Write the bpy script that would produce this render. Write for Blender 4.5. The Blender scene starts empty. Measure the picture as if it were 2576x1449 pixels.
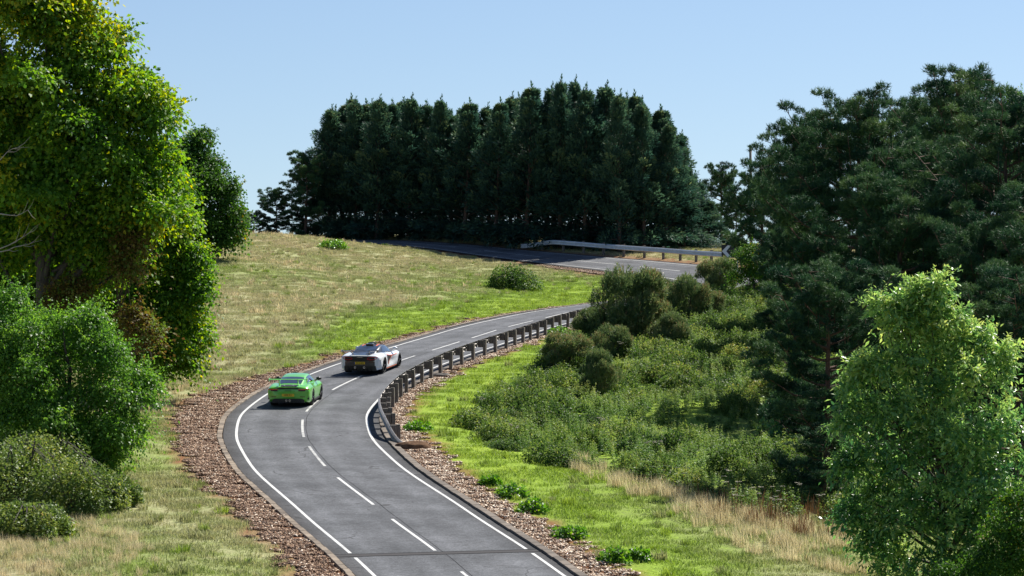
import bpy, bmesh, math, random
import numpy as np
from mathutils import Vector, Matrix

sc = bpy.context.scene
COL = sc.collection
rng = np.random.default_rng(11)
random.seed(5)

# ------------------------------------------------------------------ camera, sky, sun, exposure
F, HU, HV, ZC = 7500.0, 1288.0, 610.0, 12.0       # focal length and principal point (photo units), eye height
camd = bpy.data.cameras.new('camera')
camd.sensor_width = 36.0
camd.lens = 36.0 * F / 2576.0
camd.shift_y = -(724.5 - HV) / 2576.0
camd.clip_start = 1.0
camd.clip_end = 9000.0
cam = bpy.data.objects.new('camera', camd)
cam.location = (0, 0, ZC)
cam.rotation_euler = (math.pi / 2, 0, 0)
COL.objects.link(cam)
sc.camera = cam

SUN_AZ, SUN_EL = math.radians(40), math.radians(48)   # azimuth clockwise from the view direction (+Y)
sun_dir = Vector((math.sin(SUN_AZ) * math.cos(SUN_EL), math.cos(SUN_AZ) * math.cos(SUN_EL), math.sin(SUN_EL)))
world = bpy.data.worlds.new('World')
sc.world = world
world.use_nodes = True
wn = world.node_tree
bg = wn.nodes['Background']
sky = wn.nodes.new('ShaderNodeTexSky')
sky.sky_type = 'NISHITA'
sky.sun_disc = False
sky.sun_elevation = SUN_EL
sky.sun_rotation = SUN_AZ
sky.altitude = 0
sky.air_density = 1.0
sky.dust_density = 0.25
sky.ozone_density = 3.0
_tc = wn.nodes.new('ShaderNodeTexCoord'); _va = wn.nodes.new('ShaderNodeVectorMath'); _va.operation = 'ADD'
_va.inputs[1].default_value = (0, 0, .076)             # clear air: the yellow band of the horizon lies below the view
_ti = wn.nodes.new('ShaderNodeMixRGB'); _ti.blend_type = 'MULTIPLY'; _ti.inputs[0].default_value = 1; _ti.inputs[2].default_value = (1.04, 1.02, 1.04, 1)
wn.links.new(_tc.outputs['Generated'], _va.inputs[0]); wn.links.new(_va.outputs[0], sky.inputs[0])
wn.links.new(sky.outputs[0], _ti.inputs[1]); wn.links.new(_ti.outputs[0], bg.inputs[0])
bg.inputs[1].default_value = 0.062
sund = bpy.data.lights.new('sun', 'SUN')
sund.energy = 5.0
sund.angle = math.radians(0.53)
sund.color = (1.0, 0.95, 0.86)
sun = bpy.data.objects.new('sun', sund)
sun.rotation_euler = sun_dir.to_track_quat('Z', 'Y').to_euler()
sun.location = (20, 100, 80)
COL.objects.link(sun)
sc.view_settings.view_transform = 'Standard'
sc.view_settings.look = 'None'
sc.view_settings.exposure = 0.82
sc.view_settings.gamma = 1.0
sc.view_settings.use_curve_mapping = False
sc.cycles.max_bounces = 7
sc.cycles.diffuse_bounces = 3
sc.cycles.transmission_bounces = 4
sc.cycles.transparent_max_bounces = 6

# ------------------------------------------------------------------ helpers
def tag(o, label=None, cat=None, group=None, kind=None):
    if label: o['label'] = label
    if cat: o['category'] = cat
    if group: o['group'] = group
    if kind: o['kind'] = kind
    return o

def empty(name, loc=(0, 0, 0), rz=0.0):
    o = bpy.data.objects.new(name, None)
    o.location = loc
    o.rotation_euler = (0, 0, rz)
    o.empty_display_size = 0.3
    COL.objects.link(o)
    return o

def np_mesh(name, V, Fc, mats=(), attrs=None, smooth=False, midx=None):
    """V (n,3); Fc (m,k) equal-size faces, or list of such arrays"""
    me = bpy.data.meshes.new(name)
    V = np.asarray(V, np.float32)
    if isinstance(Fc, np.ndarray): Fc = [Fc]
    Fc = [np.asarray(f, np.int32) for f in Fc if len(f)]
    nl = sum(f.size for f in Fc); nf = sum(len(f) for f in Fc)
    me.vertices.add(len(V)); me.vertices.foreach_set('co', V.ravel())
    me.loops.add(nl); me.loops.foreach_set('vertex_index', np.concatenate([f.ravel() for f in Fc]))
    me.polygons.add(nf)
    tot = np.concatenate([np.full(len(f), f.shape[1], np.int32) for f in Fc])
    st = np.concatenate([[0], np.cumsum(tot)[:-1]]).astype(np.int32)
    me.polygons.foreach_set('loop_start', st)
    me.polygons.foreach_set('loop_total', tot)
    for m in mats: me.materials.append(m)
    if midx is not None: me.polygons.foreach_set('material_index', np.asarray(midx, np.int32))
    if smooth: me.polygons.foreach_set('use_smooth', np.ones(nf, bool))
    for k, (dom, arr) in (attrs or {}).items():
        a = me.attributes.new(k, 'FLOAT', dom)
        a.data.foreach_set('value', np.asarray(arr, np.float32).ravel())
    me.update(calc_edges=True)
    return me

def link(name, me, parent=None, loc=None, rot=None, scale=None):
    o = bpy.data.objects.new(name, me)
    if parent: o.parent = parent
    if loc is not None: o.location = loc
    if rot is not None: o.rotation_euler = rot
    if scale is not None: o.scale = scale
    COL.objects.link(o)
    return o

class MB:
    """collects small shapes into one mesh"""
    def __init__(s): s.v = []; s.f = []; s.m = []
    def add(s, vs, fs, mi=0):
        b = len(s.v); s.v += [tuple(p) for p in vs]
        s.f += [tuple(b + i for i in f) for f in fs]; s.m += [mi] * len(fs)
        return s
    def box(s, c, d, rz=0.0, mi=0, rx=0.0):
        M = Matrix.Translation(c) @ Matrix.Rotation(rz, 4, 'Z') @ Matrix.Rotation(rx, 4, 'X')
        vs = [M @ Vector((x * d[0] / 2, y * d[1] / 2, z * d[2] / 2)) for z in (-1, 1) for y in (-1, 1) for x in (-1, 1)]
        return s.add(vs, [(0, 2, 3, 1), (4, 5, 7, 6), (0, 1, 5, 4), (2, 6, 7, 3), (0, 4, 6, 2), (1, 3, 7, 5)], mi)
    def tube(s, pts, rad, n=7, mi=0, cap=True):
        pts = [Vector(p) for p in pts]; rings = []
        for i, p in enumerate(pts):
            t = (pts[min(i + 1, len(pts) - 1)] - pts[max(i - 1, 0)]).normalized()
            a = t.orthogonal().normalized() if abs(t.z) > .95 else t.cross(Vector((0, 0, 1))).normalized()
            b = t.cross(a)
            r = rad[i] if hasattr(rad, '__len__') else rad
            rings.append([p + a * r * math.cos(k * 2 * math.pi / n) + b * r * math.sin(k * 2 * math.pi / n) for k in range(n)])
        vs = [q for r in rings for q in r]
        fs = [(i * n + k, i * n + (k + 1) % n, (i + 1) * n + (k + 1) % n, (i + 1) * n + k) for i in range(len(pts) - 1) for k in range(n)]
        if cap: fs += [tuple(range(n))[::-1], tuple((len(pts) - 1) * n + k for k in range(n))]
        return s.add(vs, fs, mi)
    def lathe(s, prof, n=24, axis='X', c=(0, 0, 0), mi=0):
        vs = []; m = len(prof)
        for k in range(n):
            a = 2 * math.pi * k / n
            for (h, r) in prof:
                vs.append((c[0] + h, c[1] + r * math.cos(a), c[2] + r * math.sin(a)) if axis == 'X' else (c[0] + r * math.cos(a), c[1] + r * math.sin(a), c[2] + h))
        fs = [(k * m + j, k * m + j + 1, ((k + 1) % n) * m + j + 1, ((k + 1) % n) * m + j) for k in range(n) for j in range(m - 1)]
        return s.add(vs, fs, mi)
    def mesh(s, name, mats, smooth=False):
        me = bpy.data.meshes.new(name)
        me.from_pydata(s.v, [], s.f)
        for m in (mats if isinstance(mats, (list, tuple)) else [mats]): me.materials.append(m)
        me.polygons.foreach_set('material_index', s.m)
        if smooth: me.polygons.foreach_set('use_smooth', [True] * len(s.f))
        me.update()
        return me
    def build(s, name, mats, parent=None, smooth=False, **k):
        return link(name, s.mesh(name, mats, smooth), parent, **k)

def vnoise(x, y, seed=0):
    """smooth value noise, 0..1"""
    x = np.asarray(x, float); y = np.asarray(y, float)
    xi = np.floor(x).astype(np.int64); yi = np.floor(y).astype(np.int64)
    fx = x - xi; fy = y - yi; fx = fx * fx * (3 - 2 * fx); fy = fy * fy * (3 - 2 * fy)
    def h(a, b):
        n = (a * 374761393 + b * 668265263 + seed * 974634777) & 0x7fffffff
        n = ((n ^ (n >> 13)) * 1274126177) & 0x7fffffff
        return ((n ^ (n >> 16)) & 0xffff) / 65535.0
    return (h(xi, yi) * (1 - fx) + h(xi + 1, yi) * fx) * (1 - fy) + (h(xi, yi + 1) * (1 - fx) + h(xi + 1, yi + 1) * fx) * fy
def fbm(x, y, seed=0, o=3):
    return sum(vnoise(x * 2 ** i, y * 2 ** i, seed + i) * .5 ** i for i in range(o)) / sum(.5 ** i for i in range(o))
def sstep(a, b, x):
    t = np.clip((np.asarray(x, float) - a) / (b - a), 0, 1); return t * t * (3 - 2 * t)

# ------------------------------------------------------------------ materials
def new_mat(name):
    m = bpy.data.materials.new(name); m.use_nodes = True
    nt = m.node_tree; nt.nodes.clear()
    out = nt.nodes.new('ShaderNodeOutputMaterial')
    return m, nt, out
def N(nt, t, **kw):
    n = nt.nodes.new(t)
    for k, v in kw.items():
        if k.startswith('_'): n.inputs[k[1:].replace('_', ' ')].default_value = v
        else: setattr(n, k, v)
    return n
def ramp(nt, stops):
    r = nt.nodes.new('ShaderNodeValToRGB'); e = r.color_ramp.elements
    while len(e) < len(stops): e.new(0.5)
    for i, (p, c) in enumerate(stops): e[i].position = p; e[i].color = (*c, 1)
    return r
def simple(name, col, rough=.6, metal=0.0, coat=0.0, spec=.5, noise=0.0, nscale=8.0, emit=None):
    m, nt, out = new_mat(name)
    p = N(nt, 'ShaderNodeBsdfPrincipled')
    p.inputs['Base Color'].default_value = (*col, 1); p.inputs['Roughness'].default_value = rough
    p.inputs['Metallic'].default_value = metal; p.inputs['Coat Weight'].default_value = coat
    p.inputs['Coat Roughness'].default_value = .04; p.inputs['Specular IOR Level'].default_value = spec
    if noise:
        tc = N(nt, 'ShaderNodeTexCoord'); nz = N(nt, 'ShaderNodeTexNoise', _Scale=nscale, _Detail=4.0)
        nt.links.new(tc.outputs['Object'], nz.inputs['Vector'])
        r = ramp(nt, [(.25, tuple(c * (1 - noise) for c in col)), (.75, tuple(min(1, c * (1 + noise)) for c in col))])
        nt.links.new(nz.outputs[0], r.inputs[0]); nt.links.new(r.outputs[0], p.inputs['Base Color'])
    nt.links.new(p.outputs[0], out.inputs[0])
    return m
def leaf_mat(name, stops, transl=.4, rough=.5, spec=.35, attr='v', tgain=1.5, inst=0.0):
    m, nt, out = new_mat(name)
    at = N(nt, 'ShaderNodeAttribute', attribute_name=attr)
    r = ramp(nt, stops); nt.links.new(at.outputs['Fac'], r.inputs[0])
    if inst:                                              # each clump has its own tone
        ai = N(nt, 'ShaderNodeAttribute', attribute_name='tone', attribute_type='INSTANCER'); ma = N(nt, 'ShaderNodeMath', operation='MULTIPLY_ADD'); ma.inputs[1].default_value = inst
        nt.links.new(ai.outputs['Fac'], ma.inputs[0]); nt.links.new(at.outputs['Fac'], ma.inputs[2]); nt.links.new(ma.outputs[0], r.inputs[0])
    p = N(nt, 'ShaderNodeBsdfPrincipled', _Roughness=rough); p.inputs['Specular IOR Level'].default_value = spec
    t = N(nt, 'ShaderNodeBsdfTranslucent'); mx = N(nt, 'ShaderNodeMixShader'); mx.inputs[0].default_value = transl
    hs = N(nt, 'ShaderNodeHueSaturation'); hs.inputs['Hue'].default_value = .487; hs.inputs['Saturation'].default_value = 1.1; hs.inputs['Value'].default_value = tgain
    nt.links.new(r.outputs[0], p.inputs['Base Color']); nt.links.new(r.outputs[0], hs.inputs['Color']); nt.links.new(hs.outputs[0], t.inputs['Color'])
    nt.links.new(p.outputs[0], mx.inputs[1]); nt.links.new(t.outputs[0], mx.inputs[2]); nt.links.new(mx.outputs[0], out.inputs[0])
    return m

def grass_colour(nt, lush_out, pos_out):
    """grass colour from where it grows: dry straw to lush green, broken up by patches"""
    n1 = N(nt, 'ShaderNodeTexNoise', _Scale=.16, _Detail=3.0); n2 = N(nt, 'ShaderNodeTexNoise', _Scale=1.1, _Detail=3.0); n3 = N(nt, 'ShaderNodeTexNoise', _Scale=6.0, _Detail=2.0)
    for n in (n1, n2, n3): nt.links.new(pos_out, n.inputs['Vector'])
    def m(op, a, b):
        k = N(nt, 'ShaderNodeMath', operation=op)
        for i, q in enumerate((a, b)):
            if isinstance(q, (int, float)): k.inputs[i].default_value = q
            else: nt.links.new(q, k.inputs[i])
        return k.outputs[0]
    s = m('ADD', m('MULTIPLY', m('SUBTRACT', n1.outputs[0], .5), .60), m('MULTIPLY', m('SUBTRACT', n2.outputs[0], .5), .42))
    s = m('ADD', s, m('MULTIPLY', m('SUBTRACT', n3.outputs[0], .5), .30))
    s = m('ADD', s, lush_out)
    r = ramp(nt, [(0.0, (.50, .43, .28)), (.22, (.44, .41, .235)), (.42, (.345, .365, .17)), (.62, (.25, .325, .085)), (.85, (.25, .375, .045)), (1.0, (.31, .43, .05))])
    nt.links.new(s, r.inputs[0])
    return r.outputs[0]

M = {}
# ------------------------------------------------------------------ the road's course (x, y, z relative to the eye, bank)
CTRL = np.array([
 (6.5, 50, -12.1, 0), (3.8, 62, -11.1, 0), (1.2, 74, -10.2, 0), (-1.44, 85.09, -9.4, 0), (-2.21, 88.2, -9.16, 0), (-3.74, 94.03, -8.76, 0), (-4.47, 97.02, -8.56, 0), (-6.09, 103.25, -8.1, 0),
 (-6.7, 106.21, -7.93, 0), (-7.69, 112.33, -7.62, 0), (-8.07, 115.26, -7.47, 0), (-8.52, 121.48, -7.14, 0), (-8.53, 124.7, -6.98, 0), (-8.23, 130.71, -6.69, 0),
 (-7.85, 133.86, -6.5, 0), (-6.75, 139.86, -6.12, 0), (-5.88, 143.4, -5.86, 0), (-4.35, 149.09, -5.5, 0), (-3.55, 152.22, -5.34, 0), (-2.35, 158.13, -5.13, 0),
 (-1.72, 161.09, -5.02, 0), (-.45, 166.82, -4.78, 0), (1.55, 175, -4.52, 0), (3.9, 183, -4.2, .02), (7.4, 192, -3.85, .05), (11.2, 201, -3.5, .08), (14.2, 209.5, -3.1, .10),
 (15.4, 216, -2.75, .12), (14.9, 222, -2.45, .13), (13.0, 227.5, -2.2, .13), (10.9, 231.6, -1.98, .11), (8.4, 235.7, -1.74, .105), (6.3, 238.4, -1.56, .10), (2.9, 241.8, -1.22, .09), (-.5, 244.8, -.88, .075), (-6.2, 249, -.24, .045),
 (-13.8, 254, .18, .02), (-22, 259, .1, .0), (-31, 263.5, -.3, .0), (-42, 268, -.6, 0), (-60, 274, -2.0, 0)], float)
def catmull(P, step=.5):
    d = np.concatenate([[0], np.cumsum(np.linalg.norm(np.diff(P[:, :2], axis=0), axis=1))])
    s = np.arange(0, d[-1], .05)
    Q = np.zeros((len(s), P.shape[1]))
    m = np.zeros_like(P)
    m[1:-1] = (P[2:] - P[:-2]) / (d[2:] - d[:-2])[:, None]; m[0] = m[1]; m[-1] = m[-2]
    k = np.clip(np.searchsorted(d, s, side='right') - 1, 0, len(P) - 2)
    h = (d[k + 1] - d[k])[:, None]; t = ((s - d[k])[:, None]) / h
    Q = (2 * t**3 - 3 * t**2 + 1) * P[k] + (t**3 - 2 * t**2 + t) * h * m[k] + (-2 * t**3 + 3 * t**2) * P[k + 1] + (t**3 - t**2) * h * m[k + 1]
    L = np.concatenate([[0], np.cumsum(np.linalg.norm(np.diff(Q[:, :2], axis=0), axis=1))])
    u = np.arange(0, L[-1], step)
    return np.stack([np.interp(u, L, Q[:, j]) for j in range(Q.shape[1])], 1)
_q = catmull(CTRL, .5)
for _i in range(8): _q[1:-1] = .25 * _q[:-2] + .5 * _q[1:-1] + .25 * _q[2:]
CL = _q; CL[:, 2] += ZC
TAN = np.gradient(CL[:, :2], axis=0); TAN /= np.linalg.norm(TAN, axis=1)[:, None]
NRM = np.stack([TAN[:, 1], -TAN[:, 0]], 1)            # to the right of travel
ARC = np.concatenate([[0], np.cumsum(np.linalg.norm(np.diff(CL[:, :2], axis=0), axis=1))])
def road_at(s, o=0.0, dz=0.0):
    """point at arc length s, offset o to the right of the centre line"""
    s = np.asarray(s, float)
    g = lambda a: np.interp(s, ARC, a)
    n = np.stack([g(NRM[:, 0]), g(NRM[:, 1])], -1); n /= np.linalg.norm(n, axis=-1)[..., None]
    return np.stack([g(CL[:, 0]) + n[..., 0] * o, g(CL[:, 1]) + n[..., 1] * o, g(CL[:, 2]) + g(CL[:, 3]) * o + dz], -1)
def heading(s):
    return math.atan2(np.interp(s, ARC, TAN[:, 1]), np.interp(s, ARC, TAN[:, 0]))
def nearest(x, y):
    x = np.ravel(x); y = np.ravel(y); o = np.zeros(len(x)); k = np.zeros(len(x), int)
    C = CL[::2]
    for a in range(0, len(x), 20000):
        d = (x[a:a + 20000, None] - C[None, :, 0])**2 + (y[a:a + 20000, None] - C[None, :, 1])**2
        j = d.argmin(1) * 2; k[a:a + 20000] = j
        o[a:a + 20000] = (x[a:a + 20000] - CL[j, 0]) * NRM[j, 0] + (y[a:a + 20000] - CL[j, 1]) * NRM[j, 1]
        far = np.sqrt(d.min(1)); o[a:a + 20000] = np.sign(o[a:a + 20000] + 1e-9) * np.maximum(np.abs(o[a:a + 20000]), far * .999)
    return o, k
def s_of_y(y, lim=500):   # arc length on the near leg at depth y
    return float(np.interp(y, CL[:lim, 1][:int(lim)], ARC[:lim])) if False else float(ARC[np.argmin(np.abs(CL[:360, 1] - y))])

# ------------------------------------------------------------------ terrain heights
def px(u, v, d): return (d * (u - HU) / F, d, -d * (v - HV) / F)
ctl = [tuple(p) for p in np.column_stack([CL[::12, 0], CL[::12, 1], CL[::12, 2] - ZC])]
for i in range(0, len(CL), 14):
    if CL[i, 1] > 195:
        for o in (-4.5, 4.5): ctl.append((CL[i, 0] + NRM[i, 0] * o, CL[i, 1] + NRM[i, 1] * o, CL[i, 2] - ZC + CL[i, 3] * o * .8))
ctl += [px(600, 655, 212), px(620, 590, 246), px(700, 591, 247), px(800, 596, 247.5), px(880, 601, 247), px(540, 800, 165), px(500, 960, 138),
 (-25, 70, -9.9), (-20, 105, -7.9), (-22, 130, -6.2), (-36, 105, -7.2), (-40, 160, -3.2), (-42, 205, -.4), (-45, 250, 1.0), (-60, 120, -5), (-60, 60, -9), (-60, 250, .5), (-60, 190, 0),
 (10, 70, -11), (8, 85, -9.9), (22, 70, -11.2), (24, 88, -10), (10, 110, -8.5), (26, 110, -8.3), (2, 125, -7.4), (14, 135, -6.9), (30, 140, -6.2), (12, 160, -5.6), (24, 170, -5.0), (40, 180, -4), (26, 195, -3.8), (34, 215, -2.6),
 (30, 240, -1.2), (45, 250, -.8), (60, 120, -7), (60, 60, -11), (60, 200, -2.5), (60, 250, -1.2), (0, 266, .25), (15, 264, -.2), (-15, 270, .75), (-30, 272, .5), (30, 266, -.6),
 (0, 276, .3), (15, 275, -.1), (-15, 280, .7),
 (-50, 300, -2), (-20, 300, -1.5), (10, 300, -2), (40, 300, -3), (70, 300, -3), (0, 40, -12.5), (-30, 40, -11), (40, 40, -13)]
ctl = np.array(ctl)
_c = ctl[:, :2] / 50.0
def _ker(r2): return np.where(r2 > 1e-12, .5 * r2 * np.log(np.maximum(r2, 1e-12)), 0)
_n = len(ctl); _A = np.zeros((_n + 3, _n + 3))
_A[:_n, :_n] = _ker(((_c[:, None] - _c[None])**2).sum(2)) + np.eye(_n) * .004
_A[:_n, _n] = 1; _A[:_n, _n + 1:] = _c; _A[_n:, :_n] = _A[:_n, _n:].T
_w = np.linalg.solve(_A, np.concatenate([ctl[:, 2], [0, 0, 0]]))
def tps(x, y):
    x = np.clip(np.ravel(x), -62, 72) / 50; y = np.clip(np.ravel(y), 40, 302) / 50; r = np.zeros(len(x))
    for a in range(0, len(x), 20000):
        X = x[a:a + 20000]; Y = y[a:a + 20000]
        r[a:a + 20000] = _ker((X[:, None] - _c[None, :, 0])**2 + (Y[:, None] - _c[None, :, 1])**2) @ _w[:_n] + _w[_n] + _w[_n + 1] * X + _w[_n + 2] * Y
    return r
STEP = .55
gx = np.arange(-62, 72.01, STEP); gy = np.arange(40, 302.01, STEP)
GX, GY = np.meshgrid(gx, gy)
_x, _y = GX.ravel(), GY.ravel()
OFF, KK = nearest(_x, _y)
_t = tps(_x, _y) + ZC
_rz = CL[KK, 2] + CL[KK, 3] * np.clip(OFF, -6, 6)
_a = np.abs(OFF)
bump = (fbm(_x / 1.7, _y / 1.7, 3) - .5) * .22 + (fbm(_x / 7, _y / 7, 9) - .5) * .5
_corr = _rz - .07 + .06 * sstep(3.9, 4.6, _a)
GZ = (_corr * (1 - sstep(3.9, 9, _a)) + _t * sstep(3.9, 9, _a) + bump * sstep(4.6, 8, _a)).reshape(GX.shape)
OFFG = OFF.reshape(GX.shape)
def ground(x, y):
    x = np.clip(np.asarray(x, float), gx[0], gx[-1] - .01); y = np.clip(np.asarray(y, float), gy[0], gy[-1] - .01)
    i = (x - gx[0]) / STEP; j = (y - gy[0]) / STEP; i0 = np.minimum(i.astype(int), len(gx) - 2); j0 = np.minimum(j.astype(int), len(gy) - 2); a = i - i0; b = j - j0
    return (GZ[j0, i0] * (1 - a) + GZ[j0, i0 + 1] * a) * (1 - b) + (GZ[j0 + 1, i0] * (1 - a) + GZ[j0 + 1, i0 + 1] * a) * b
def hit(u, v, d0=62.0, d1=285.0):
    """where the sight line through photo point (u, v) meets the ground"""
    d = np.arange(d0, d1, .2); x = d * (u - HU) / F; z = ZC - d * (v - HV) / F
    b = np.nonzero(z <= ground(x, d))[0]
    k = b[0] if len(b) else len(d) - 1
    return float(x[k]), float(d[k]), float(ground(x[k], d[k]))
def poly_world(pts): return np.array([hit(*p)[:2] for p in pts])
def inside(x, y, P):
    x = np.asarray(x); y = np.asarray(y); c = np.zeros(x.shape, bool); n = len(P)
    for i in range(n):
        a, b = P[i], P[i - 1]
        if a[1] == b[1]: continue
        c ^= ((a[1] > y) != (b[1] > y)) & (x < (b[0] - a[0]) * (y - a[1]) / (b[1] - a[1]) + a[0])
    return c

# chip verge width left and right of the road along the near leg, by depth y
CHIP_L = lambda y: np.interp(y, [60, 95, 100, 118, 128, 136, 146, 165, 190], [1.25, 1.25, 1.3, 1.6, 2.1, 1.45, .8, .4, .3])
CHIP_R = lambda y: np.interp(y, [60, 95, 105, 112, 122, 135, 150, 175, 190], [1.15, 1.15, 1.05, 1.2, .85, .6, .5, .4, .35])
KERB_O = 3.22
def zones(x, y, off, k):
    near = k < 330
    n = (fbm(x / .9, y / .9, 21) - .5)
    wl = np.where(near, CHIP_L(y), .8); wr = np.where(near, CHIP_R(y), .8)
    far_in = (~near) & (off < 0); wl = np.where(far_in, np.where((x > 3), 1.5, .25), wl)
    a = np.abs(off) - KERB_O
    w = np.where(off < 0, wl, wr)
    chip = 1 - sstep(w - .05, w + .15, a + n * .55)
    soil = (1 - sstep(w + .30, w + .85, a + n * 1.3)) * (1 - chip)
    # how lush the grass is
    m = fbm(x / 9, y / 9, 40)
    lush = .31 + (m - .5) * .35 + np.zeros_like(x)
    lush = np.where((off > 0) & near, .90 + (m - .5) * .3 - .12 * (1 - sstep(98, 112, y)) - .2 * sstep(6, 11, np.abs(off)) * (y < 105) - .45 * sstep(15, 22, np.abs(off)), lush)           # right verge
    lush = np.where((off < 0) & (y < 122), np.maximum(lush, .47 + (m - .5) * .3 - .22 * sstep(9, 14, -off)), lush)
    lf = near & (off < 0)
    strip = (1 - sstep(1.2 + .05 * np.clip(y - 140, 0, 60), 4 + .16 * np.clip(y - 140, 0, 60), a)) * sstep(136, 158, y)
    lush = np.where(lf, np.maximum(lush, lush * (1 - strip) + .93 * strip), lush)
    bend = np.exp(-(((x - 6) / 9.0)**2 + ((y - 213) / 15.0)**2))
    lush = np.where(x > -8, np.maximum(lush, lush * (1 - bend) + bend * .98), lush)
    lush = lush + .2 * np.exp(-((x + 19)**2 + (y - 205)**2) / 60.0)
    return np.clip(chip, 0, 1), np.clip(soil, 0, 1), np.clip(lush, 0.02, 1)

# one sheet: the fine grid, stretched outwards to the horizon
exl = -62 - np.cumsum(np.geomspace(1.2, 900, 22))[::-1]; exr = 71.8 + np.cumsum(np.geomspace(1.2, 900, 22))
eyn = 40 - np.cumsum(np.geomspace(1.2, 400, 14))[::-1]; eyf = gy[-1] + np.cumsum(np.geomspace(1.2, 1100, 24))
AX = np.concatenate([exl, gx, exr]); AY = np.concatenate([eyn, gy, eyf])
TX, TY = np.meshgrid(AX, AY)
cx = np.clip(TX, gx[0], gx[-1] - .02); cy = np.clip(TY, gy[0], gy[-1] - .02)
TZ = ground(cx, cy); away = np.hypot(TX - cx, TY - cy)
TZ = TZ - 3.0 * sstep(0, 40, away) * (TY > 290) - 26 * sstep(10, 900, away) * (TY > 250)
_ch, _so, _lu = zones(_x, _y, OFF, KK)
def spread(a, fill):
    Z = np.full(TX.shape, fill); Z[len(eyn):len(eyn) + len(gy), len(exl):len(exl) + len(gx)] = a.reshape(GX.shape); return Z
nx, ny = len(AX), len(AY)
ii = (np.arange(ny - 1)[:, None] * nx + np.arange(nx - 1)[None]).ravel()
TF = np.stack([ii, ii + 1, ii + nx + 1, ii + nx], 1)

def terrain_mat():
    m, nt, out = new_mat('grassland')
    g = N(nt, 'ShaderNodeNewGeometry'); al = N(nt, 'ShaderNodeAttribute', attribute_name='lush'); ac = N(nt, 'ShaderNodeAttribute', attribute_name='chip'); aso = N(nt, 'ShaderNodeAttribute', attribute_name='soil')
    col = grass_colour(nt, al.outputs['Fac'], g.outputs['Position'])
    n = N(nt, 'ShaderNodeTexNoise', _Scale=9.0, _Detail=5.0, _Roughness=.7); nt.links.new(g.outputs['Position'], n.inputs['Vector'])
    r = ramp(nt, [(.3, (.08, .035, .018)), (.5, (.18, .085, .045)), (.72, (.30, .175, .105))]); nt.links.new(n.outputs[0], r.inputs[0])
    r2 = ramp(nt, [(.3, (.13, .055, .026)), (.7, (.27, .13, .065))]); nt.links.new(n.outputs[0], r2.inputs[0])
    dk = N(nt, 'ShaderNodeMixRGB', blend_type='MULTIPLY'); dk.inputs[0].default_value = 1
    r3 = ramp(nt, [(.3, (.45, .45, .42)), (.65, (1, 1, 1))]); nt.links.new(n.outputs[0], r3.inputs[0])
    nt.links.new(col, dk.inputs[1]); nt.links.new(r3.outputs[0], dk.inputs[2])
    m1 = N(nt, 'ShaderNodeMixRGB'); nt.links.new(aso.outputs['Fac'], m1.inputs[0]); nt.links.new(dk.outputs[0], m1.inputs[1]); nt.links.new(r2.outputs[0], m1.inputs[2])
    m2 = N(nt, 'ShaderNodeMixRGB'); nt.links.new(ac.outputs['Fac'], m2.inputs[0]); nt.links.new(m1.outputs[0], m2.inputs[1]); nt.links.new(r.outputs[0], m2.inputs[2])
    p = N(nt, 'ShaderNodeBsdfPrincipled', _Roughness=.95); p.inputs['Specular IOR Level'].default_value = .1
    bp = N(nt, 'ShaderNodeBump', _Strength=.8, _Distance=.06); nt.links.new(n.outputs[0], bp.inputs['Height']); nt.links.new(bp.outputs[0], p.inputs['Normal'])
    nt.links.new(m2.outputs[0], p.inputs['Base Color']); nt.links.new(p.outputs[0], out.inputs[0])
    return m
M['terrain'] = terrain_mat()
me = np_mesh('ground', np.stack([TX.ravel(), TY.ravel(), TZ.ravel()], 1), TF, [M['terrain']],
             {'lush': ('POINT', spread(_lu, .3)), 'chip': ('POINT', spread(_ch, 0.)), 'soil': ('POINT', spread(_so, 0.))}, smooth=True)
tag(link('ground', me), 'grassy hillside rising to the crest, dry at the top and green by the road', kind='structure')

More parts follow.
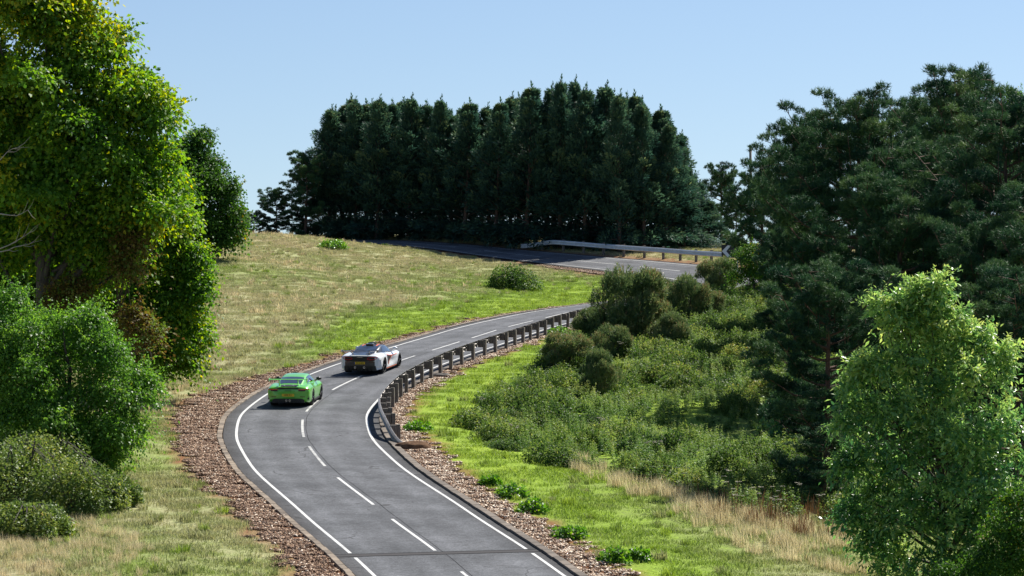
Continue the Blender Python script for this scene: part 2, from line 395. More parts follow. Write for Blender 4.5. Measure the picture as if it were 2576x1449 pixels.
# ------------------------------------------------------------------ road surface
def road_mat():
    m, nt, out = new_mat('asphalt')
    g = N(nt, 'ShaderNodeNewGeometry'); ao = N(nt, 'ShaderNodeAttribute', attribute_name='off')
    n1 = N(nt, 'ShaderNodeTexNoise', _Scale=16.0, _Detail=5.0, _Roughness=.85); n2 = N(nt, 'ShaderNodeTexNoise', _Scale=.55, _Detail=4.0); n3 = N(nt, 'ShaderNodeTexNoise', _Scale=4.5, _Detail=5.0, _Roughness=.7)
    vo = N(nt, 'ShaderNodeTexVoronoi', _Scale=24.0)
    for n in (n1, n2, n3, vo): nt.links.new(g.outputs['Position'], n.inputs['Vector'])
    r1 = ramp(nt, [(.25, (.034, .035, .039)), (.5, (.098, .102, .111)), (.75, (.184, .189, .203))]); nt.links.new(n1.outputs[0], r1.inputs[0])
    r2 = ramp(nt, [(.3, (.66, .67, .68)), (.7, (1.22, 1.22, 1.23))]); nt.links.new(n2.outputs[0], r2.inputs[0])
    r3 = ramp(nt, [(.28, (.70, .70, .70)), (.6, (1.08, 1.08, 1.08))]); nt.links.new(n3.outputs[0], r3.inputs[0])
    r4 = ramp(nt, [(.0, (1.5, 1.5, 1.5)), (.10, (1.0, 1.0, 1.0))]); nt.links.new(vo.outputs['Distance'], r4.inputs[0])
    ab = N(nt, 'ShaderNodeMath', operation='ABSOLUTE'); nt.links.new(ao.outputs['Fac'], ab.inputs[0])
    r5 = ramp(nt, [(0.0, (.98, .98, .98)), (.10, (1.0, 1.0, 1.0)), (.20, (1.2, 1.2, 1.2)), (.34, (.95, .95, .95)), (.48, (.97, .97, .97)), (.62, (1.18, 1.18, 1.18)), (.78, (.92, .92, .92)), (.9, (.68, .66, .64)), (1.0, (.52, .49, .46))])
    mm = N(nt, 'ShaderNodeMath', operation='MULTIPLY'); mm.inputs[1].default_value = .32; nt.links.new(ab.outputs[0], mm.inputs[0]); nt.links.new(mm.outputs[0], r5.inputs[0])
    wv = N(nt, 'ShaderNodeTexNoise', _Scale=1.1, _Detail=2.0); nt.links.new(g.outputs['Position'], wv.inputs['Vector'])
    vc = N(nt, 'ShaderNodeTexVoronoi', _Scale=.42); vc.feature = 'DISTANCE_TO_EDGE'
    vm = N(nt, 'ShaderNodeVectorMath', operation='MULTIPLY_ADD'); vm.inputs[1].default_value = (.9, .9, .9); nt.links.new(wv.outputs['Color'], vm.inputs[0]); nt.links.new(g.outputs['Position'], vm.inputs[2]); nt.links.new(vm.outputs[0], vc.inputs['Vector'])
    r6 = ramp(nt, [(.0, (.45, .45, .45)), (.010, (.62, .62, .62)), (.018, (1, 1, 1))]); nt.links.new(vc.outputs['Distance'], r6.inputs[0])
    crm = N(nt, 'ShaderNodeMixRGB'); crm.inputs[1].default_value = (1, 1, 1, 1); rk = ramp(nt, [(.52, (0, 0, 0)), (.60, (1, 1, 1))]); nt.links.new(n2.outputs[0], rk.inputs[0]); nt.links.new(rk.outputs[0], crm.inputs[0]); nt.links.new(r6.outputs[0], crm.inputs[2])
    c = r1.outputs[0]
    kk_ = N(nt, 'ShaderNodeMixRGB', blend_type='MULTIPLY'); kk_.inputs[0].default_value = 1; nt.links.new(c, kk_.inputs[1]); nt.links.new(crm.outputs[0], kk_.inputs[2]); c = kk_.outputs[0]
    for r in (r2, r3, r4, r5):
        k = N(nt, 'ShaderNodeMixRGB', blend_type='MULTIPLY'); k.inputs[0].default_value = 1
        nt.links.new(c, k.inputs[1]); nt.links.new(r.outputs[0], k.inputs[2]); c = k.outputs[0]
    p = N(nt, 'ShaderNodeBsdfPrincipled', _Roughness=.85); p.inputs['Specular IOR Level'].default_value = .18
    bp = N(nt, 'ShaderNodeBump', _Strength=.5, _Distance=.006); nt.links.new(n1.outputs[0], bp.inputs['Height']); nt.links.new(bp.outputs[0], p.inputs['Normal'])
    nt.links.new(c, p.inputs['Base Color']); nt.links.new(p.outputs[0], out.inputs[0])
    return m
M['asphalt'] = road_mat()
HALF = 3.09
def halfw(s):   # the carriageway widens at the hairpin
    y = np.interp(s, ARC, CL[:, 1]); return np.interp(s, [ARC[0], s_of_y(190), s_of_y(190) + 25, ARC[-1]], [HALF, HALF, HALF + .12, HALF])
def strip(name, s0, s1, oa, ob, dz, mat, parent=None, ds=.5, cols=1, store_off=False):
    s = np.arange(s0, s1 + 1e-6, ds) if s1 - s0 > ds else np.array([s0, s1])
    if s[-1] < s1: s = np.append(s, s1)
    V = []; os_ = []
    for c in range(cols + 1):
        f = c / cols
        o = (oa(s) if callable(oa) else oa) * (1 - f) + (ob(s) if callable(ob) else ob) * f
        V.append(road_at(s, o, dz)); os_.append(np.broadcast_to(o, s.shape))
    V = np.stack(V, 1); n = len(s); w = cols + 1
    i = (np.arange(n - 1)[:, None] * w + np.arange(cols)[None]).ravel()
    Fq = np.stack([i, i + 1, i + w + 1, i + w], 1)
    at = {'off': ('POINT', np.stack(os_, 1).ravel())} if store_off else None
    return link(name, np_mesh(name, V.reshape(-1, 3), Fq, [mat], at, smooth=True), parent)
road = strip('road', 0, ARC[-1] - 1, lambda s: -halfw(s), halfw, 0.0, M['asphalt'], ds=.5, cols=10, store_off=True)
tag(road, 'grey asphalt two lane road winding up the hill', kind='structure')

def paint_mat(name, col, wear):
    m, nt, out = new_mat(name)
    g = N(nt, 'ShaderNodeNewGeometry'); n1 = N(nt, 'ShaderNodeTexNoise', _Scale=22.0, _Detail=5.0, _Roughness=.75); n2 = N(nt, 'ShaderNodeTexNoise', _Scale=1.3, _Detail=3.0)
    for n in (n1, n2): nt.links.new(g.outputs['Position'], n.inputs['Vector'])
    ad = N(nt, 'ShaderNodeMath', operation='ADD'); nt.links.new(n1.outputs[0], ad.inputs[0]); nt.links.new(n2.outputs[0], ad.inputs[1])
    r = ramp(nt, [(wear - .16, (.09, .09, .094)), (wear, tuple(c * .8 for c in col)), (wear + .2, col)]); nt.links.new(ad.outputs[0], r.inputs[0])
    hv = N(nt, 'ShaderNodeMath', operation='MULTIPLY'); hv.inputs[1].default_value = .5; nt.links.new(ad.outputs[0], hv.inputs[0]); nt.links.new(hv.outputs[0], r.inputs[0])
    p = N(nt, 'ShaderNodeBsdfPrincipled', _Roughness=.6); nt.links.new(r.outputs[0], p.inputs['Base Color']); nt.links.new(p.outputs[0], out.inputs[0])
    return m
M['paint'] = paint_mat('road_paint', (.60, .60, .585), .425)
M['paint_worn'] = paint_mat('worn_road_paint', (.55, .55, .53), .51)
M['tar'] = simple('tar_seam', (.012, .012, .013), .9, spec=.05)
M['patch'] = simple('patch_asphalt', (.062, .060, .062), .9, noise=.2, nscale=30, spec=.1)
SX = s_of_y(88.0)                                   # the cross joint near the bottom of the picture
sB = ARC[np.argmin(np.abs(CL[:, 0] - 9.5) + 100 * (np.arange(len(CL)) < 360) + (CL[:, 1] < 220) * 100)]
wl = .052
LO = lambda s: -2.58 + 0 * s
RO = lambda s: np.interp(s, [s_of_y(80), s_of_y(98), s_of_y(112), s_of_y(150)], [2.76, 2.74, 2.60, 2.56])
for a, b in ((0, SX - .38), (SX + .38, ARC[-1] - 2)):
    strip('edge_line', a, b, lambda s: LO(s) - wl, lambda s: LO(s) + wl, .005, M['paint'], road)
strip('edge_line', 0, SX - .42, lambda s: RO(s) - wl, lambda s: RO(s) + wl, .005, M['paint'], road)
strip('edge_line', SX + .30, ARC[-1] - 2, lambda s: RO(s) - wl, lambda s: RO(s) + wl, .005, M['paint'], road)
# centre dashes: 6 m marks, 3 m gaps
sA = SX + .45
k = -4
while True:
    a = sA + 9.0 * k; k += 1
    if a < 1: continue
    if a + 6 > ARC[-1] - 3: break
    yy = float(np.interp(a + 3, ARC, CL[:, 1]))
    worn = 104 < yy < 134
    e = a + 6 if not (a < SX < a + 6) else SX - .45
    if k == 0: a, e = SX - .45 - 6.9, SX - 3.0
    strip('centre_dash', a, e, -.05, .05, .005, M['paint_worn'] if worn else M['paint'], road, ds=.4)
strip('centre_seam', s_of_y(62), s_of_y(150), lambda s: .17 + .035 * np.sin(s * .16) + .008 * np.sin(s * 1.7), lambda s: .19 + .035 * np.sin(s * .16) + .008 * np.sin(s * 1.7 + .2), .003, M['tar'], road)
strip('cross_patch', SX - .2, SX + .2, -HALF, HALF, .004, M['patch'], road, ds=.1, cols=12)
for q in (-.2, .2):
    strip('cross_seam', SX + q - .022, SX + q + .022, -HALF, HALF, .007, M['tar'], road, ds=.02, cols=12)

# ------------------------------------------------------------------ kerb blocks
def kerb_mat(name, a, b):
    m, nt, out = new_mat(name)
    oi = N(nt, 'ShaderNodeObjectInfo'); g = N(nt, 'ShaderNodeNewGeometry'); n = N(nt, 'ShaderNodeTexNoise', _Scale=14.0, _Detail=5.0)
    nt.links.new(g.outputs['Position'], n.inputs['Vector'])
    ad = N(nt, 'ShaderNodeMath', operation='MULTIPLY_ADD'); ad.inputs[1].default_value = .55; nt.links.new(oi.outputs['Random'], ad.inputs[0])
    mu = N(nt, 'ShaderNodeMath', operation='MULTIPLY'); mu.inputs[1].default_value = .55; nt.links.new(n.outputs[0], mu.inputs[0]); nt.links.new(mu.outputs[0], ad.inputs[2])
    r = ramp(nt, [(.15, a), (.85, b)]); nt.links.new(ad.outputs[0], r.inputs[0])
    p = N(nt, 'ShaderNodeBsdfPrincipled', _Roughness=.9); nt.links.new(r.outputs[0], p.inputs['Base Color']); nt.links.new(p.outputs[0], out.inputs[0])
    return m
M['kerb'] = kerb_mat('kerb_concrete', (.08, .06, .045), (.27, .215, .16))
M['kerb_dark'] = kerb_mat('kerb_concrete_dark', (.075, .062, .050), (.19, .155, .125))  # darker tones than the other kerb row
def block_mesh(name, l, w, h, mat):
    bm = bmesh.new(); bmesh.ops.create_cube(bm, size=1)
    for v in bm.verts: v.co = Vector((v.co.x * l, v.co.y * w, v.co.z * h))
    bmesh.ops.bevel(bm, geom=[e for e in bm.edges if all(v.co.z > 0 for v in e.verts)], offset=.009, segments=1, affect='EDGES')
    me = bpy.data.meshes.new(name); bm.to_mesh(me); bm.free(); me.materials.append(mat); return me
def kerb_row(name, side, y0, y1, L, W, top, mat, label):
    e = tag(empty(name, tuple(road_at(s_of_y(y0), side * KERB_O))), label, kind='structure')
    base = Vector(e.location)
    mes = [block_mesh('kerb_block', L - g, W, .16, mat) for g in (.016, .022, .030)]
    s = s_of_y(y0); n = 0
    while s < s_of_y(y1) and n < 298:
        p = road_at(s, side * (KERB_O + random.uniform(-.012, .012)), top - .08 + random.uniform(-.004, .004))
        link('kerb_block', random.choice(mes), e, loc=Vector(p) - base, rot=(random.uniform(-.02, .02), -math.atan((road_at(s + .5)[2] - road_at(s - .5)[2])) + random.uniform(-.004, .004), heading(s) + random.uniform(-.012, .012)))
        s += L * (1.0 + .012 * random.random()); n += 1
kerb_row('kerb', -1, 80, 166, .60, .20, .030, M['kerb'], 'row of buff concrete kerb blocks along the outside of the bend')
kerb_row('kerb', 1, 78, 118, .62, .26, .075, M['kerb_dark'], 'row of dark kerb blocks along the inside of the bend')
for side, y0, y1, nm in ((-1, 166.3, 205, 'kerb_edging'), (1, 118.5, 205, 'kerb_edging')):
    strip(nm, s_of_y(y0), s_of_y(y1), side * (KERB_O - .12), side * (KERB_O + .12), .03, M['kerb_dark'], road, ds=.6)

# ------------------------------------------------------------------ guard rails
def timber_mat():
    m, nt, out = new_mat('weathered_timber')
    tc = N(nt, 'ShaderNodeTexCoord'); mp = N(nt, 'ShaderNodeMapping'); mp.inputs['Scale'].default_value = (22, 22, 1.6)
    oi = N(nt, 'ShaderNodeObjectInfo'); nt.links.new(tc.outputs['Object'], mp.inputs['Vector']); nt.links.new(oi.outputs['Location'], mp.inputs['Location'])
    n = N(nt, 'ShaderNodeTexNoise', _Scale=1.5, _Detail=5.0, _Roughness=.65); nt.links.new(mp.outputs[0], n.inputs['Vector'])
    r = ramp(nt, [(.25, (.045, .038, .033)), (.5, (.14, .122, .108)), (.75, (.26, .235, .21))]); nt.links.new(n.outputs[0], r.inputs[0])
    p = N(nt, 'ShaderNodeBsdfPrincipled', _Roughness=.85); bp = N(nt, 'ShaderNodeBump', _Strength=.5, _Distance=.01)
    nt.links.new(n.outputs[0], bp.inputs['Height']); nt.links.new(bp.outputs[0], p.inputs['Normal']); nt.links.new(r.outputs[0], p.inputs['Base Color']); nt.links.new(p.outputs[0], out.inputs[0])
    return m
M['timber'] = timber_mat()
M['galv'] = simple('galvanised_steel', (.56, .60, .64), .38, metal=.35, noise=.15, nscale=3)
M['galv_worn'] = simple('weathered_steel', (.30, .28, .265), .55, metal=.55, noise=.35, nscale=4)
PROF = [(.0, .0), (.03, .012), (.082, .05), (.082, .098), (.02, .138), (.02, .172), (.082, .212), (.082, .26), (.03, .298), (.0, .31)]
def rail_beam(e, s0, s1, o, hfun, mat, sgn, ds=.35, zs=1.0):
    base = Vector(e.location); s = np.linspace(s0, s1, max(2, int(abs(s1 - s0) / ds) + 1)); V = []
    prof = [(-d, z * zs) for d, z in PROF] + [(-d + .008, z * zs) for d, z in PROF[::-1]]
    for q in s:
        for d, z in prof:
            p = road_at(q, o(q) + sgn * d, 0); V.append((p[0] - base.x, p[1] - base.y, p[2] + hfun(q) + z - base.z))
    n = len(prof); Fq = []
    for i in range(len(s) - 1):
        for j in range(n): Fq.append((i * n + j, i * n + (j + 1) % n, (i + 1) * n + (j + 1) % n, (i + 1) * n + j))
    me = bpy.data.meshes.new('rail_beam'); me.from_pydata(V, [], Fq + [tuple(range(n))[::-1], tuple((len(s) - 1) * n + j for j in range(n))]); me.materials.append(mat)
    link('rail_beam', me, e)
def post_mesh(name, w, d, h):
    bm = bmesh.new(); bmesh.ops.create_cube(bm, size=1)
    for v in bm.verts: v.co = Vector((v.co.x * w, v.co.y * d, (v.co.z + .5) * h))
    bmesh.ops.bevel(bm, geom=list(bm.edges), offset=.008, segments=1, affect='EDGES')
    me = bpy.data.meshes.new(name); bm.to_mesh(me); bm.free(); me.materials.append(M['timber']); return me
POST = post_mesh('post', .19, .15, 1.0); BLOCK = post_mesh('spacer_block', .19, .24, .36)
def guard_rail(label, s0, s1, o, hfun, sgn, step, mat, zs=1.0):
    e = tag(empty('guard_rail', tuple(road_at(s0, o(s0)))), label, 'guard rail'); base = Vector(e.location)
    L = 4.0; a = s0
    while a < s1 - .1:
        rail_beam(e, a - (.06 if a > s0 else 0), min(a + L, s1), o, hfun, mat, sgn, zs=zs); a += L
    q = s0 + .35
    while q < s1:
        h = hfun(q); hd = heading(q)
        p = road_at(q, o(q) + sgn * .33, 0); z = float(ground(p[0], p[1])); top = p[2] + h + .33 * zs
        hh = top - z + .1
        link('post', POST, e, loc=Vector((p[0], p[1], z - .12)) - base, rot=(random.uniform(-.03, .03), random.uniform(-.03, .03), hd + random.uniform(-.08, .08)), scale=(1, 1, max(.3, hh + .05)))
        p2 = road_at(q, o(q) + sgn * .125, 0)
        if h > .2: link('spacer_block', BLOCK, e, loc=Vector((p2[0], p2[1], p2[2] + h - .03)) - base, rot=(0, 0, hd))
        q += step
s0 = s_of_y(111.2); s1 = s_of_y(190)
guard_rail('weathered guard rail on timber posts along the inside of the near bend', s0, s1,
           lambda q: 3.13 + .5 * math.exp(-((q - s0) / 1.6)) , lambda q: .44 * float(sstep(s0 - .3, s0 + 4.6, q)) - .20 * (1 - float(sstep(s0, s0 + 3, q))), 1, 2.03, M['galv_worn'])
sF0 = ARC[np.argmin((CL[:, 0] - 16.4)**2 + (CL[:, 1] - 218)**2)] ; sF1 = ARC[np.argmin((CL[:, 0] - .9)**2 + (CL[:, 1] - 243.6)**2)]
guard_rail('pale galvanised guard rail beyond the far stretch of road below the conifers', sF0, sF1 + 3.2,
           lambda q: 4.0, lambda q: .52 - .55 * float(sstep(sF1 - .3, sF1 + 3.4, q)), 1, 2.1, M['galv'], 1.25)

# heap of soil that buries the end of the near rail
def blob(name, label, cat, loc, sx, sy, sz, seed, mat):
    bm = bmesh.new(); bmesh.ops.create_icosphere(bm, subdivisions=4, radius=1.0); r = random.Random(seed)
    for v in bm.verts:
        n = float(fbm(np.array([v.co.x * 2.1 + seed]), np.array([v.co.y * 2.1 + v.co.z * 1.7]), seed)[0]); k = .75 + .5 * n
        v.co = Vector((v.co.x * sx * k, v.co.y * sy * k, v.co.z * sz * k))
    me = bpy.data.meshes.new(name); bm.to_mesh(me); bm.free(); me.materials.append(mat); me.polygons.foreach_set('use_smooth', [True] * len(me.polygons))
    return tag(link(name, me, loc=loc), label, cat)
M['soil'] = simple('bare_soil', (.13, .075, .045), .95, noise=.5, nscale=9, spec=.1)
_p = hit(1040, 1130); blob('soil_mound', 'small heap of bare soil burying the end of the near guard rail', 'mound', (_p[0], _p[1], _p[2]), .75, .5, .30, 3, M['soil'])
_p = hit(1108, 950); blob('log', 'dark rotting log lying at the foot of the timber posts', 'log', (_p[0], _p[1], _p[2] + .05), .55, .2, .16, 9, M['timber'])
# ------------------------------------------------------------------ foliage builders
def unit(a): return a / np.maximum(np.linalg.norm(a, axis=-1, keepdims=True), 1e-9)
def sphere_dirs(n, r):
    return unit(r.normal(size=(n, 3)))
def leaf_quads(P, D, Nn, L, W, fold=.25):
    """one folded four-sided leaf at each P: tip direction D, face normal Nn, length L, width W"""
    D = unit(D); S = unit(np.cross(D, Nn)); Nn = np.cross(S, D)
    L = np.asarray(L)[:, None]; W = np.asarray(W)[:, None]
    a = P; b = P + D * L * .45 + S * W * .5 + Nn * W * fold; c = P + D * L; d = P + D * L * .45 - S * W * .5 + Nn * W * fold
    V = np.stack([a, b, c, d], 1).reshape(-1, 3)
    return V, np.arange(len(V), dtype=np.int32).reshape(-1, 4)
def needle_tris(P, D, L, W, r):
    D = unit(D); S = unit(np.cross(D, sphere_dirs(len(P), r)))
    L = np.asarray(L)[:, None]; W = np.asarray(W)[:, None]
    V = np.stack([P - S * W * .5, P + S * W * .5, P + D * L], 1).reshape(-1, 3)
    return V, np.arange(len(V), dtype=np.int32).reshape(-1, 3)

def lobe(u, v, d, rp, fl=.85):
    """an ellipsoid of foliage: centre, radii (world)"""
    R = rp * d / F
    return (d * (u - HU) / F, d, ZC - d * (v - HV) / F, R, R, R * fl)
FILL = .18
def broad_crown(lobes, n_clump, per, leaf, seed, flat=.55, clump_r=.34, droop=.35, tint=None, wl=.75, shell=(.62, 1.08), kmul=1.0, nshoot=None, slen=(.25, .8)):
    """leaf clumps spread over and through a set of lobes; returns V, F, v"""
    r = np.random.default_rng(seed); lb = np.array(lobes, float); big = lb
    sub = []
    for q in lb:                                         # every lobe breaks up into boughs
        k = int((9 + 9 * min(1, q[3] / 1.6)) * kmul); d = sphere_dirs(k, r); d[:, 2] = d[:, 2] * .8 + .1
        for j in range(k):
            R = max(.32, q[3] * r.uniform(.24, .44)); sub.append((*(q[:3] + d[j] * q[3:6] * r.uniform(.6, 1.05)), R, R, R * .6))
    lb = np.array(sub)
    w = lb[:, 3]**2; idx = r.choice(len(lb), n_clump, p=w / w.sum())
    dirs = sphere_dirs(n_clump, r); dirs[:, 2] = np.where(dirs[:, 2] < -.2, -dirs[:, 2] * .8, dirs[:, 2]); q = lb[idx]
    rad = r.uniform(shell[0], shell[1], n_clump)**.7
    C = q[:, :3] + dirs * q[:, 3:6] * rad[:, None]
    fill = r.random(n_clump) < FILL; bi_ = r.choice(len(big), n_clump, p=big[:, 3]**2 / (big[:, 3]**2).sum()); fd = sphere_dirs(n_clump, r) * (r.random((n_clump, 1))**.5) * .85
    C = np.where(fill[:, None], big[bi_, :3] + fd * big[bi_, 3:6], C)
    deep = np.zeros(n_clump, bool)
    for j in range(len(big)):
        e = (((C - big[j, :3]) / big[j, 3:6])**2).sum(1)
        deep |= e < .16
    keep = ~deep | (r.random(n_clump) < .25)
    C = C[keep]; dirs = dirs[keep]; n = len(C)
    cn = unit(dirs * .7 + np.array([0, 0, .75]) + r.normal(size=(n, 3)) * .25)      # clump plane
    cv = np.clip(r.normal(.45, .10, n) + r.normal(0, .12, len(lb))[idx[keep]], 0, 1)
    if tint is not None: cv = tint(C, cv, r)
    ci = np.repeat(np.arange(n), per); m = len(ci)
    off = r.normal(size=(m, 3)) * clump_r * r.uniform(.6, 1.3, n)[ci][:, None]
    off -= cn[ci] * (off * cn[ci]).sum(1, keepdims=True) * (1 - flat * .55)
    off[:, 2] -= .28 * (off[:, 0]**2 + off[:, 1]**2) / clump_r
    P = C[ci] + off
    out = unit(off + dirs[ci] * .25 * clump_r)
    D = unit(out * .8 + r.normal(size=(m, 3)) * .5 + np.array([0, 0, -droop]))
    Nn = unit(cn[ci] + r.normal(size=(m, 3)) * .5)
    L = leaf * r.uniform(.65, 1.3, m)
    v = cv[ci]
    ns = int(n / 5) if nshoot is None else nshoot          # leafy shoots standing out of the crown
    si = r.choice(n, ns); pl = 14; sl = r.uniform(*slen, ns); sdir = unit(dirs[si] * .8 + np.array([0, 0, .45]) + r.normal(size=(ns, 3)) * .4)
    q = np.repeat(np.arange(ns), pl); f = np.tile((np.arange(pl) + .5) / pl, ns)
    P2 = C[si][q] + sdir[q] * (sl[q] * f + clump_r * .5)[:, None] + r.normal(size=(ns * pl, 3)) * .03; P2[:, 2] -= .25 * sl[q] * f**2
    D2 = unit(sdir[q] * .5 + r.normal(size=(ns * pl, 3)) * .8 + np.array([0, 0, -droop * .6])); N2 = unit(np.array([0, 0, .8]) + sdir[q] * .4 + r.normal(size=(ns * pl, 3)) * .5)
    P = np.concatenate([P, P2]); D = np.concatenate([D, D2]); Nn = np.concatenate([Nn, N2]); L = np.concatenate([L, leaf * r.uniform(.6, 1.1, ns * pl) * (1.1 - .4 * f)]); v = np.concatenate([v, cv[si][q] + .08]); m = len(P)
    V, Fq = leaf_quads(P, D, Nn, L, L * wl)
    v = np.clip(v + r.normal(size=m) * .11, 0, 1)
    return V, Fq, v, C
def limbs(base, C, r0, seed, n=26, height=None):
    """trunk and limbs reaching into the clump centres C"""
    r = np.random.default_rng(seed); mb = MB(); base = np.array(base, float)
    top = C[:, 2].max(); cen = C.mean(0)
    h = (top - base[2]) * .8
    tr = [base + np.array([0, 0, -.2])]
    k = 7
    for i in range(1, k + 1):
        f = i / k
        tr.append(base + np.array([(cen[0] - base[0]) * f * .7 + r.normal() * .1, (cen[1] - base[1]) * f * .7 + r.normal() * .1, h * f]))
    mb.tube(tr, [r0 * (1 - .88 * (i / k)) * (1.25 if i == 0 else 1) for i in range(k + 1)], 8)
    for t in C[r.choice(len(C), min(n, len(C)), replace=False)]:
        f = np.clip((t[2] - base[2]) / h * r.uniform(.35, .75), .12, .95); i = f * k; a = int(i); b = min(a + 1, k)
        s = tr[a] * (1 - (i - a)) + tr[b] * (i - a); e = t - (t - s) * .04
        m1 = s + (e - s) * .4 + np.array([r.normal() * .15, r.normal() * .15, -.1 + r.random() * .3]); m2 = s + (e - s) * .75 + np.array([r.normal() * .12, r.normal() * .12, .1])
        rr = r0 * (1 - .8 * f) * .45
        mb.tube([s, m1, m2, e], [rr, rr * .7, rr * .45, rr * .15], 5, cap=False)
    return mb
def bark(name, a, b):
    m, nt, out = new_mat(name)
    g = N(nt, 'ShaderNodeNewGeometry'); mp = N(nt, 'ShaderNodeMapping'); mp.inputs['Scale'].default_value = (9, 9, 2.2); nt.links.new(g.outputs['Position'], mp.inputs['Vector'])
    n = N(nt, 'ShaderNodeTexNoise', _Scale=1.4, _Detail=5.0, _Roughness=.7); nt.links.new(mp.outputs[0], n.inputs['Vector'])
    r = ramp(nt, [(.3, a), (.7, b)]); nt.links.new(n.outputs[0], r.inputs[0])
    p = N(nt, 'ShaderNodeBsdfPrincipled', _Roughness=.9); bp = N(nt, 'ShaderNodeBump', _Strength=.7, _Distance=.03)
    nt.links.new(n.outputs[0], bp.inputs['Height']); nt.links.new(bp.outputs[0], p.inputs['Normal']); nt.links.new(r.outputs[0], p.inputs['Base Color']); nt.links.new(p.outputs[0], out.inputs[0])
    return m
M['bark'] = bark('bark_grey', (.035, .029, .024), (.10, .085, .07))
M['bark_pine'] = bark('bark_pine', (.05, .032, .024), (.17, .10, .07))
M['bark_dead'] = bark('dead_wood', (.20, .18, .16), (.38, .35, .32))

def make_tree(name, label, cat, lobes, base, r0, mat, n_clump, per, leaf, seed, group=None, nl=26, bk='bark', **kw):
    V, Fq, v, C = broad_crown(lobes, n_clump, per, leaf, seed, **kw)
    b = np.array(base, float)
    e = tag(empty(name, tuple(b)), label, cat, group)
    mb = limbs(b, C, r0, seed, nl)
    t = mb.build('trunk', M[bk], e, smooth=True); t.location = -Vector(b)
    c = link('crown', np_mesh('crown', V - b, Fq, [M[mat]], {'v': ('FACE', v)}), e)
    return e

M['leaf_maple'] = leaf_mat('maple_leaves', [(0, (.028, .085, .012)), (.3, (.062, .165, .022)), (.55, (.115, .25, .030)), (.8, (.23, .34, .032)), (1, (.46, .42, .03))], .52, .5, .28, tgain=1.55)
M['leaf_dark'] = leaf_mat('dark_green_leaves', [(0, (.022, .065, .014)), (.4, (.05, .13, .022)), (.7, (.085, .19, .028)), (.88, (.15, .23, .03)), (1, (.48, .33, .025))], .42, .55, .22)
M['leaf_hawthorn'] = leaf_mat('hawthorn_leaves', [(0, (.035, .105, .02)), (.5, (.095, .225, .036)), (.85, (.18, .33, .05)), (1, (.30, .36, .06))], .5, .45, .35, tgain=1.55)
M['leaf_brown'] = leaf_mat('browned_leaves', [(0, (.06, .04, .014)), (.35, (.14, .09, .026)), (.6, (.17, .145, .03)), (1, (.10, .17, .025))], .4, .6, .3)
M['leaf_ash'] = leaf_mat('ash_leaves', [(0, (.03, .11, .04)), (.35, (.08, .21, .065)), (.7, (.26, .42, .12)), (1, (.46, .54, .16))], .43, .36, .6, tgain=1.6)  # pale stops stand for sunlit leaves, dark ones for leaves in shade
M['leaf_bramble'] = leaf_mat('bramble_leaves', [(0, (.025, .065, .016)), (.45, (.075, .15, .032)), (.8, (.17, .24, .05)), (.94, (.32, .32, .07)), (1, (.30, .17, .05))], .4, .55, .2)
M['leaf_weed'] = leaf_mat('weed_leaves', [(0, (.045, .14, .02)), (.5, (.11, .26, .03)), (1, (.24, .36, .04))], .45, .4, .5)
M['needle_pine'] = leaf_mat('pine_needles', [(0, (.006, .024, .016)), (.45, (.022, .068, .036)), (.8, (.065, .14, .055)), (1, (.13, .21, .075))], .16, .6, .2, tgain=1.4)  # low stops darkened for the shaded crown interior, upper ones act as highlights
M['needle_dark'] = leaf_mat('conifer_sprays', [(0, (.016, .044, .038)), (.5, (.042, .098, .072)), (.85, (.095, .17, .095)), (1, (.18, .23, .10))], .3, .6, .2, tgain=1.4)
M['gorse'] = leaf_mat('gorse_spines', [(0, (.03, .065, .028)), (.4, (.09, .155, .058)), (.7, (.20, .265, .10)), (.88, (.31, .26, .12)), (1, (.24, .16, .075))], .3, .5, .4, tgain=1.3)
M['nettle'] = leaf_mat('nettle_leaves', [(0, (.02, .065, .018)), (.4, (.085, .18, .04)), (.75, (.19, .29, .07)), (1, (.32, .38, .11))], .42, .5, .25, inst=.5)
M['bramble_wild'] = leaf_mat('wild_bramble_leaves', [(0, (.02, .055, .016)), (.4, (.085, .155, .036)), (.7, (.19, .25, .06)), (.9, (.34, .35, .10)), (1, (.30, .18, .06))], .4, .55, .2, inst=.5)
M['bramble_olive'] = leaf_mat('olive_bramble_leaves', [(0, (.035, .085, .02)), (.45, (.13, .20, .045)), (.8, (.27, .31, .075)), (.94, (.36, .31, .09)), (1, (.26, .13, .05))], .36, .5, .3)

# ------------------------------------------------------------------ the leafy trees on the left
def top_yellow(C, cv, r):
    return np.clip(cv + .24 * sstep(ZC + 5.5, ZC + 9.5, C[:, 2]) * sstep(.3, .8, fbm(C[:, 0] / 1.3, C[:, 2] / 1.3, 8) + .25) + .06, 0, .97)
D1 = 118.0
b = hit(150, 1010)
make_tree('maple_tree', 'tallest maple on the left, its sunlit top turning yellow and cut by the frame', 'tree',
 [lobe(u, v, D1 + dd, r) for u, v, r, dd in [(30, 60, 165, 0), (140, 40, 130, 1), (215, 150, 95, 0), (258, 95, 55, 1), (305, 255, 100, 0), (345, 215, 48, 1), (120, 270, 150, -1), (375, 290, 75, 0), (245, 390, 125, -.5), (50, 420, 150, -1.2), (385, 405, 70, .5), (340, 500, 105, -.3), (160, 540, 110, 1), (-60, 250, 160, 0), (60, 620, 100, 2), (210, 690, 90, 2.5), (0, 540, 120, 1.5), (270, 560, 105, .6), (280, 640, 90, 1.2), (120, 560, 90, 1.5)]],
 (b[0], D1 + 1, float(ground(b[0], D1 + 1))), .42, 'leaf_maple', 6000, 23, .19, 101, tint=top_yellow, nl=44, clump_r=.36, nshoot=1500, slen=(.35, 1.0), kmul=.85)
